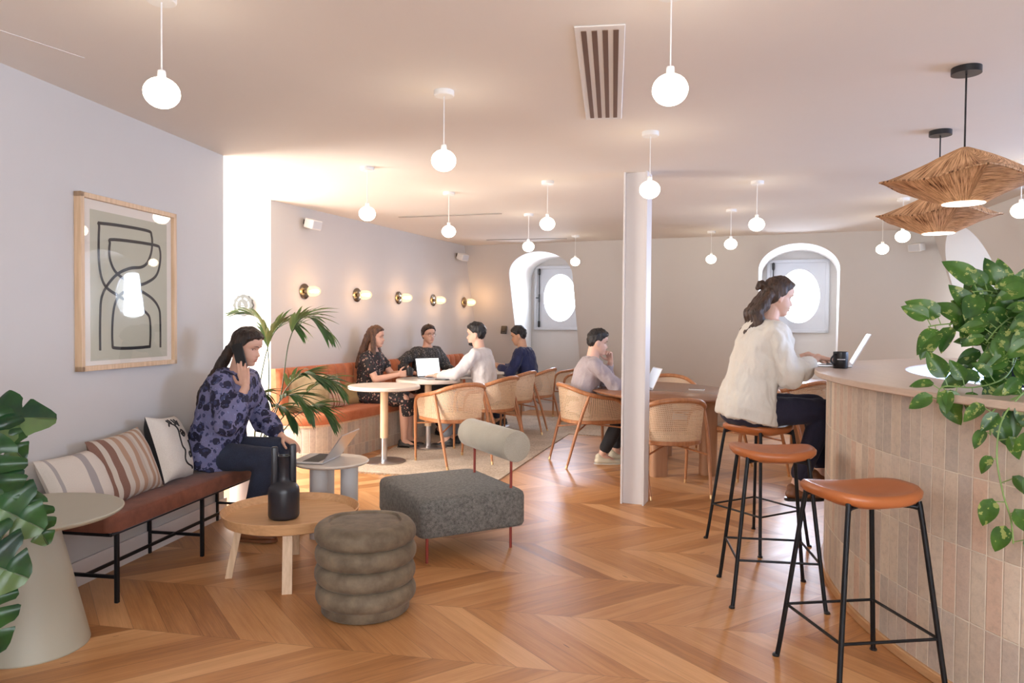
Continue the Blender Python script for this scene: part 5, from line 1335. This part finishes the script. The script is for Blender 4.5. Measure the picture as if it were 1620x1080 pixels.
M['hair_dark'] = mat_hair('dark_brown_hair', (.010, .006, .005), (.055, .030, .020))
M['hair_black'] = mat_hair('black_hair', (.006, .005, .006), (.03, .025, .024))
M['hair_brown2'] = mat_hair('brown_hair', (.022, .012, .009), (.10, .055, .035))
M['hair_brown'] = mat_hair('chestnut_hair', (.035, .016, .010), (.17, .085, .05))
M['eyewhite'] = plain('eye_white', (.70, .66, .62), .2, var=.01); M['iris'] = plain('iris', (.04, .022, .015), .15)
M['lash'] = plain('brow_hair', (.03, .017, .012), .8); M['lips'] = plain('lips', (.46, .16, .13), .45); M['lips_m'] = plain('lips_pale', (.50, .24, .19), .5)
M['glasses'] = plain('spectacle_wire', (.10, .07, .06), .3, .6)
M['jeans'] = fabric('dark_denim', (.012, .016, .032), (.035, .045, .08), 300, .4, .05)
M['navy_trousers'] = fabric('navy_trousers', (.012, .012, .030), (.026, .026, .055), 300, .3, .05)
M['black_trousers'] = fabric('black_trousers', (.012, .012, .014), (.03, .03, .034), 300, .3, .05)
M['grey_trousers'] = fabric('grey_trousers', (.16, .17, .20), (.28, .30, .34), 300, .3, .05)
M['blouse_white'] = fabric('white_linen', (.70, .665, .60), (.80, .77, .71), 400, .3, .05)
M['shirt_white'] = fabric('pale_shirt', (.60, .57, .58), (.74, .71, .71), 300, .3, .05)
M['shirt_mauve'] = fabric('mauve_shirt', (.34, .29, .31), (.50, .43, .44), 300, .3, .05)
M['navy_knit'] = fabric('navy_knit', (.010, .014, .055), (.03, .04, .12), 260, .6, .2)
M['blouse_floral'] = mat_blobs('violet_floral_blouse', (.095, .115, .25), (.23, .205, .33), (.012, .012, .036), 15, .47, [((.035, .04, .11), 27, .34), ((.24, .28, .50), 60, .16)])
M['dress_floral'] = mat_blobs('dark_floral_dress', (.012, .011, .014), (.03, .025, .028), (.46, .28, .22), 22, .24, [((.62, .50, .38), 30, .17), ((.30, .08, .08), 26, .17)])
M['blouse_speck'] = mat_blobs('speckled_blouse', (.022, .024, .026), (.05, .052, .055), (.30, .27, .23), 60, .26, [((.12, .11, .12), 90, .3)])
M['leather_brown'] = plain('brown_leather_shoe', (.20, .075, .03), .35, var=.1); M['shoe_cream'] = plain('cream_trainer', (.66, .60, .46), .6); M['shoe_black'] = plain('black_shoe', (.02, .02, .022), .4); M['shoe_sole'] = plain('white_sole', (.62, .60, .56), .6)

# woman phoning on the bench
BF = V((LWn.x, LWn.y, 0)); bp = LW0 + LWd * 1.42 + LWn * .17
P1 = person('woman phoning on the low bench in violet floral blouse and dark jeans', (bp.x, bp.y, 0), -90 - 9 + 2, .435, True, 17, 0, (-2, 17, 0),
    hr=(.165, .315, .965), hl=(-.12, .415, .62), pole_r=(.4, .25, -1), pole_l=(-.5, -.2, -.8),
    knees=((.07, .41, .515), (-.10, .40, .55)), feet=((.10, .30, .11), (-.12, .38, .105)),
    skin='skin_fair', hair='hair_dark', haircut='ponytail_low', top='blouse_floral', topfit=1.75, bottom_mat='jeans', voxel=.0045, chest=1.1, torso=1.03,
    hand_r=((-.16, -.26, 1), (-1, -.1, -.2), (0, -1, .1)), curl=(.3, .25), hand_l=((0.05, .75, -.35), (0, -.3, -1), (1, 0, 0)), slen=(.92, 1.0), collar=False, fc=((.05, .12, .25, .40), None))
def world_of(info, p): return Matrix.Translation(info['t'].location) @ Matrix.Rotation(info['t'].rotation_euler.z, 4, 'Z') @ V(p)
# phone held against her right ear
hm1 = P1['HM']; bpy.context.view_layer.update()
M1 = P1['t'].matrix_world
c0 = M1 @ (hm1 @ V((.098, .018, -.050)))
lx = (M1.to_3x3() @ (hm1.to_3x3() @ V((.25, .9, .35)))).normalized()
ly = (M1.to_3x3() @ (hm1.to_3x3() @ V((.05, -.52, .85)))).normalized(); lz = (M1.to_3x3() @ (hm1.to_3x3() @ V((-1, .12, .1)))).normalized()
lx = ly.cross(lz).normalized(); ly = lz.cross(lx).normalized()
make_phone('black phone held to the ear of the woman on the bench', c0, Matrix((lx, ly, lz)).transposed())

# woman in dark floral dress on the banquette
q = V(bq(1.34, .22, 0)); P2 = person('woman in dark floral dress sitting on the banquette with a mug', (q.x, q.y, 0), -100, .475, True, 4, 0, (6, 4, 0),
    hr=(.11, .37, .80), hl=(-.03, .42, .81), knees=((.09, .43, .53), (-.09, .43, .53)), feet=((.09, .43, .10), (-.09, .43, .10)), skin='skin_fair', hair='hair_brown', haircut='long_loose',
    top='dress_floral', sleeve=.55, topfit=1.1, skirt=True, bottom_mat='dress_floral', shoes=('shoe_black', None), torso=.92, hand_r=((-.45, .7, .1), (-.9, -.3, 0), (0, 0, 1)), hand_l=((.45, .7, .1), (.9, -.3, 0), (0, 0, 1)), curl=(.75, .75))
bpy.context.view_layer.update()
mw = P2['t'].matrix_world @ V((.045, .475, .787))
t = thing('mug', 'black patterned mug in the hands of the woman in the floral dress', 'mug', tuple(mw))
b = MB(); b.lathe([(0, 0), (.034, 0), (.037, .004), (.037, .082), (.034, .084), (.033, .08), (.033, .01), (0, .01)], seg=32); b.build('cup', M['blackp'], t)
b = MB(); b.tube([(0, -.036 - .026 * sin(pi * k / 12), .072 - .056 * k / 12) for k in range(13)], .005, 8); b.build('handle', M['blackp'], t)
# woman with glasses
q = V(bq(2.55, .26, 0)); P3 = person('smiling woman in glasses and dark speckled blouse on the banquette', (q.x, q.y, 0), -137, .475, True, 3, 0, (-8, 2, 2),
    hr=(.24, .12, .74), hl=(-.20, .33, .78), pole_r=(1, -.6, -.5), skin='skin_fair', hair='hair_dark', haircut='tied', top='blouse_speck', topfit=1.5, bottom_mat='black_trousers', shoes=('shoe_black', None), glasses=True, torso=.94)
# man in white shirt
P4 = person('man in white shirt seen from behind, reaching to the laptop', (-.27, 7.90, 0), 72, .465, False, 9, 0, (6, 3, 0),
    hr=(.02, .50, .80), hl=(-.20, .52, .79), pole_r=(.8, -.2, -.6), pole_l=(-.6, -.3, -.8), skin='skin_light', hair='hair_black', haircut='short', top='shirt_white', topfit=1.05, bottom_mat='grey_trousers', shoes=('shoe_black', 'shoe_sole'), beard=True, collar=True, torso=1.0)
# young man in navy
P5 = person('young man in navy jumper sitting with his back to the window', (.25, 9.50, 0), 74, .465, False, 12, 0, (4, 14, 0),
    hr=(.10, .42, .80), hl=(-.13, .42, .80), skin='skin_tan', hair='hair_black', haircut='short', top='navy_knit', topfit=1.2, bottom_mat='jeans', shoes=('shoe_black', 'shoe_sole'), torso=.95, collar=False)
# man phoning at the oval table
P6 = person('man in mauve shirt phoning with his elbow on the brown oval table', (.66, 7.12, 0), -84, .465, False, 14, 0, (-4, 10, 0),
    hr=(.06, .52, .79), hl=(-.06, .33, .99), pole_r=(.8, -.2, -.7), pole_l=(-.3, .6, -1), knees=((.11, .44, .53), (-.12, .44, .53)), feet=((.09, .22, .10), (-.10, .40, .105)),
    skin='skin_light', hair='hair_black', haircut='short', top='shirt_mauve', topfit=1.15, bottom_mat='black_trousers', shoes=('shoe_cream', 'shoe_sole'), collar=True, torso=.93,
    hand_l=((.1, -.25, .9), (.6, -.6, 0), (0, -.5, .6)), curl=(.3, .9), hand_r=((-.2, 1, .05), (0, 0, -1), (-1, 0, 0)))
bpy.context.view_layer.update()
M6 = P6['t'].matrix_world; hm6 = P6['HM']
ly = (M6.to_3x3() @ (hm6.to_3x3() @ V((0, .35, -.93)))).normalized(); lz = (M6.to_3x3() @ (hm6.to_3x3() @ V((1, .2, .0)))).normalized(); lx = ly.cross(lz).normalized(); lz = lx.cross(ly)
make_phone('dark phone held by the man in the mauve shirt', M6 @ (hm6 @ V((-.095, .035, -.045))), Matrix((lx, ly, lz)).transposed())
# woman at the bar
P7 = person('woman in white blouse and navy trousers typing at the bar on a stool', (1.44, 4.47, 0), -90, .752, True, 13, 0, (3, 13, 0),
    hr=(.09, .405, 1.170), hl=(-.10, .425, 1.175), pole_r=(.35, -.5, -1), pole_l=(-.5, -.4, -.8),
    knees=((.05, .47, .845), (-.09, .46, .86)), feet=((.07, .30, .40), (-.02, .48, .47)), skin='skin_light', hair='hair_brown2', haircut='half_up', top='blouse_white', topfit=1.7, bottom_mat='navy_trousers',
    shoes=('leather_brown', 'blackp'), voxel=.0045, chest=1.12, torso=1.04, curl=(.42, .42), hand_r=((-.06, 1, -.16), (0, -.1, -1), (-1, 0, 0)), hand_l=((.06, 1, -.16), (0, -.1, -1), (1, 0, 0)), collar=True, slen=(.92, .92))
# ------------------------------------------------------------------ plants
def frame_of(tip, nrm):
    y = V(tip).normalized(); z = V(nrm); z = (z - y * z.dot(y)).normalized(); x = y.cross(z); return Matrix((x, y, z)).transposed()
def leaf_simple(b, base, tip, nrm, L, w, fold=.25, droop=.3, heart=1.0, nu=9, wave=.0):
    R_ = frame_of(tip, nrm)
    def f(a, v):
        s_ = 2 * a - 1; u_ = v
        wd = w * (sin(pi * min(1, u_ ** .62)) ** .8) * .5 if heart else w * .5 * sin(pi * u_ ** .8) ** .9
        x = s_ * wd; y = L * (u_ - (.12 * heart * abs(s_) ** 1.5 * (1 - u_) ** 3)); z = abs(x) * fold - droop * L * u_ ** 2 + wave * sin(u_ * 9 + s_ * 2) * w * abs(s_)
        return V(base) + R_ @ V((x, y, z))
    b.grid(f, 6, nu)
def monstera_leaf(b, base, tip, nrm, L, w, droop=.35, nl=4):
    R_ = frame_of(tip, nrm)
    def width(u_): return w * .5 * max(0, sin(pi * (u_ * .93 + .05) ** .72)) ** .7
    for s_ in (-1, 1):
        for i in range(nl):
            u0 = i / nl; u1 = (i + 1) / nl; uc = (u0 + u1) / 2
            def f(a, v, s_=s_, u0=u0, u1=u1, uc=uc, i=i):
                q = 2 * a - 1; gap = 1 - .30 * max(0, (v - .45) / .55) ** .8 if 0 < v else 1
                u_ = uc + q * (u1 - u0) / 2 * (gap if not (i == 0 and q < 0) and not (i == nl - 1 and q > 0) else 1) 
                W_ = width(uc + q * (u1 - u0) / 2 * .9); x = s_ * W_ * v * (1 - .10 * abs(q) ** 4 * v); y = L * (u_ + .16 * v ** 1.5 * (1 - u_) - .16 * v * v * (1 if i == 0 else .0) * (.5 - q * .5))
                z = .22 * abs(x) - droop * L * u_ ** 2 - .9 * x * x / max(w, .01) * .9 + .006 * sin(q * 3 + i)
                return V(base) + R_ @ V((x, y, z))
            b.grid(f, 5, 6)
    mid = [V(base) + R_ @ V((0, L * k / 8, -droop * L * (k / 8) ** 2 + .002)) for k in range(9)]
    return mid
# monstera at the left edge, in a floor pot just outside the frame
t = thing('potted_monstera', 'large glossy monstera with split leaves at the left edge', 'plant', (-2.02, 2.30, 0))
def rel(p): return V(p) - V((-2.02, 2.30, 0))
b = MB(); b.lathe([(0, 0), (.15, 0), (.19, .3), (.195, .36), (.18, .36), (.175, .33), (0, .33)], seg=40); b.build('pot', M['navy_pot'], t)
ML = [((-1.90, 2.40, 1.00), (.95, -.1, .30), (-.15, -.85, .45), .30, .24, .55), ((-1.76, 2.40, 1.06), (.72, -.1, -.70), (.30, -.8, .5), .20, .16, .35),
      ((-1.74, 2.34, .98), (.35, -.15, -.92), (.1, -.9, .3), .27, .25, .2), ((-1.80, 2.32, .84), (.85, -.1, -.42), (-.1, -.85, .45), .30, .27, .35),
      ((-1.64, 2.42, .78), (.5, -.1, -.85), (.4, -.8, .4), .19, .13, .3), ((-1.76, 2.24, .66), (.80, -.1, -.30), (0, -.92, .4), .25, .28, .35),
      ((-1.74, 2.24, .55), (.50, -.1, -.80), (.2, -.95, .3), .27, .27, .25), ((-1.92, 2.30, 1.0), (.5, -.1, .4), (-.2, -.9, .3), .26, .26, .2)]
lb = MB(); sb = MB()
for base, tip, nr, L, w, dr in ML:
    mid = monstera_leaf(lb, rel(base), tip, nr, L, w, dr); sb.tube(mid, .0022, 5)
    e = rel(base); sb.tube(catmull([(0.02, 0, .33), (e.x * .3, e.y * .3, max(.5, e.z * .7)), tuple(e + V((-.05, 0, .03))), tuple(e)], 8), .005, 7)
lb.build('foliage', M['monstera'], t, auto=80); sb.build('stem', M['dstem'], t); b = MB(); b.lathe([(0, .335), (.176, .335)], seg=24); b.build('soil', M['soil'], t)

# palm behind the bench
t = thing('potted_palm', 'slender indoor palm with arching fronds behind the woman on the bench', 'plant', (-1.93, 5.42, 0)); O_ = V((-1.93, 5.42, 0))
b = MB(); b.lathe([(0, 0), (.13, 0), (.165, .02), (.17, .34), (.155, .35), (.15, .31), (0, .31)], seg=40); b.build('pot', M['white_pot'], t); b = MB(); b.lathe([(0, .315), (.151, .315)], seg=24); b.build('soil', M['soil'], t)
lb = MB(); sb = MB(); random.seed(11)
FR = [[(0, 0, .3), (.22, -.1, .75), (.30, -.1, 1.22), (.42, -.12, 1.40), (.58, -.15, 1.30)], [(0, 0, .3), (.15, -.05, .6), (.27, -.12, .85), (.42, -.18, .98), (.58, -.22, .95)],
      [(0, 0, .3), (-.12, .0, .7), (-.20, -.05, 1.05), (-.33, -.10, 1.15), (-.47, -.14, 1.02)], [(0, 0, .3), (.10, 0, .7), (.12, -.02, 1.10), (.07, -.04, 1.36), (-.05, -.06, 1.42)],
      [(0, 0, .3), (.12, -.08, .55), (.20, -.16, .72), (.30, -.22, .74), (.38, -.26, .66)], [(0, 0, .3), (.05, -.10, .6), (.10, -.2, .80), (.16, -.30, .86), (.20, -.36, .80)], [(0, 0, .3), (.2, .0, .62), (.36, .02, .80), (.52, 0, .92), (.62, 0, .88)],
      [(0, 0, .3), (.16, -.14, .6), (.28, -.24, .80), (.40, -.30, .84), (.50, -.34, .76)], [(0, 0, .3), (.24, -.06, .55), (.36, -.10, .68), (.50, -.12, .74), (.60, -.14, .68)],
      [(0, 0, .3), (.02, .05, .8), (.10, .06, 1.2), (.22, .04, 1.36), (.30, .03, 1.33)]]
for fi, fr in enumerate(FR):
    c = catmull(fr, 10); sb.tube(c, [.006 - .004 * i / len(c) for i in range(len(c))], 7); n = len(c); st_ = int(n * (.55 if fi != 2 else .5))
    for i in range(st_, n, 1):
        k = (i - st_) / (n - st_); d = (c[min(i + 1, n - 1)] - c[i - 1]).normalized(); sd = d.cross(V((0, 0, 1))).normalized()
        for s_ in (-1, 1):
            L = (.30 * (1 - .5 * k) + random.uniform(-.03, .02)) * (.75 if fi in (4, 5) else .95); tp = (sd * s_ * (.75 - .3 * k) + d * (.7 + .6 * k) + V((0, 0, random.uniform(.05, .45) * (1 - k)))).normalized()
            leaf_simple(lb, c[i], tp, V((0, 0, 1)) + sd * s_ * .3, L, .030, .3, random.uniform(.25, .55), 0, 7)
lb.build('foliage', M['palm'], t, auto=80); sb.build('stem', M['dstem'], t)

# pothos on the bar
PO = V((2.13, 3.02, 1.1155))
t = thing('potted_pothos', 'trailing variegated pothos in a dark blue pot on the bar counter', 'plant', tuple(PO))
b = MB(); b.lathe([(0, 0), (.10, 0), (.115, .01), (.135, .20), (.13, .205), (.122, .19), (0, .185)], seg=48); b.build('pot', M['navy_pot'], t); b = MB(); b.lathe([(0, .188), (.121, .188)], seg=24); b.build('soil', M['soil'], t)
lb = MB(); sb = MB(); random.seed(5)
def R(x, y, z): return V((x, y, z)) - PO
def vine(pts, n, Lf=.11, first=.15, dens=None, hang=False):
    n = int(n * (1.15 if hang else 1.9))
    c = catmull([tuple(R(*p)) for p in pts], 10); sb.tube(c, .0027, 6); m = len(c)
    for j in range(n):
        k = first + (1 - first) * j / max(1, n - 1); i = min(m - 2, int(k * (m - 1))); d = (c[i + 1] - c[max(0, i - 1)]).normalized(); s_ = 1 if j % 2 else -1
        out = V((-.72, -.55, .15)); L = Lf * random.uniform(.7, 1.05)
        sd = d.cross(V((-.45, -.85, .25))).normalized() * s_; pet = c[i] + (sd * .6 + out * .35 + V((0, 0, .15))).normalized() * random.uniform(.02, .045)
        sb.tube([c[i], pet], .0018, 5)
        tp = (sd * random.uniform(.4, .9) + d * .5 + V((0, 0, -.65 if hang else random.uniform(-.35, .2)))).normalized(); nr = V((-.45, -.8, .45)) + V((random.uniform(-.4, .4), random.uniform(-.3, .3), random.uniform(-.2, .4)))
        leaf_simple(lb, pet, tp, nr, L, L * .66, .3, random.uniform(.05, .35), 1, 9, .02)
vine([(2.10, 3.0, 1.30), (2.02, 2.93, 1.36), (1.88, 2.90, 1.38), (1.72, 2.90, 1.37), (1.66, 2.90, 1.36)], 7, .12)
vine([(2.10, 3.0, 1.30), (2.02, 2.94, 1.45), (1.92, 2.90, 1.50), (1.82, 2.88, 1.50)], 6, .13, .3)
vine([(2.12, 3.0, 1.30), (2.08, 2.95, 1.46), (2.03, 2.86, 1.52), (2.0, 2.8, 1.50)], 6, .13, .3)
vine([(2.14, 3.0, 1.30), (2.14, 2.92, 1.45), (2.16, 2.86, 1.50)], 5, .12, .3); vine([(2.10, 3.02, 1.30), (2.0, 3.04, 1.42), (1.92, 3.04, 1.45)], 5, .12, .3)
vine([(2.08, 2.98, 1.30), (1.98, 2.84, 1.36), (1.90, 2.74, 1.30), (1.86, 2.70, 1.22)], 9, .11, .2)
vine([(2.04, 2.98, 1.31), (1.92, 2.88, 1.34), (1.84, 2.84, 1.24), (1.80, 2.82, 1.14)], 9, .11, .2)
vine([(2.06, 2.96, 1.31), (1.96, 2.80, 1.30), (1.84, 2.70, 1.18), (1.70, 2.66, 1.14), (1.58, 2.66, 1.14), (1.56, 2.66, 1.08)], 9, .10, .25)
vine([(2.08, 2.94, 1.31), (2.0, 2.74, 1.30), (1.92, 2.62, 1.22), (1.72, 2.43, 1.15), (1.62, 2.39, 1.06), (1.59, 2.37, .94), (1.60, 2.35, .82), (1.62, 2.34, .74), (1.63, 2.34, .66)], 10, .085, .3, hang=True)
vine([(2.12, 2.94, 1.31), (2.08, 2.72, 1.30), (1.98, 2.58, 1.20), (1.78, 2.47, 1.15), (1.63, 2.45, 1.08), (1.60, 2.42, 1.0)], 9, .09, .25, hang=True)
vine([(2.12, 2.92, 1.31), (2.06, 2.68, 1.28), (1.86, 2.46, 1.16), (1.70, 2.28, 1.08), (1.65, 2.25, .96), (1.67, 2.23, .86)], 8, .085, .3, hang=True)
vine([(2.10, 2.98, 1.30), (1.98, 2.86, 1.40), (1.86, 2.78, 1.36), (1.80, 2.76, 1.30)], 8, .10, .2)
vine([(2.10, 2.96, 1.30), (2.02, 2.80, 1.42), (1.96, 2.70, 1.38), (1.92, 2.66, 1.28)], 8, .10, .2)
vine([(2.06, 2.98, 1.30), (1.94, 2.92, 1.40), (1.80, 2.88, 1.42)], 7, .11, .2)
for k in range(26):
    a = random.uniform(0, 2 * pi); r_ = random.uniform(.02, .1); e = V((cos(a) * (r_ + .10), sin(a) * (r_ + .10), random.uniform(.25, .40))); s0_ = V((cos(a) * r_, sin(a) * r_, .185)); sb.tube([s0_, (s0_ + e) / 2 + V((0, 0, .05)), e], .0025, 6)
    leaf_simple(lb, e, (cos(a) * .8 + random.uniform(-.3, .3), sin(a) * .8, random.uniform(-.4, .4)), (-.3, -.5, .9), random.uniform(.09, .13), .078, .3, .25, 1, 9, .02)
lb.build('foliage', M['pothos'], t, auto=80); sb.build('stem', M['stem'], t)
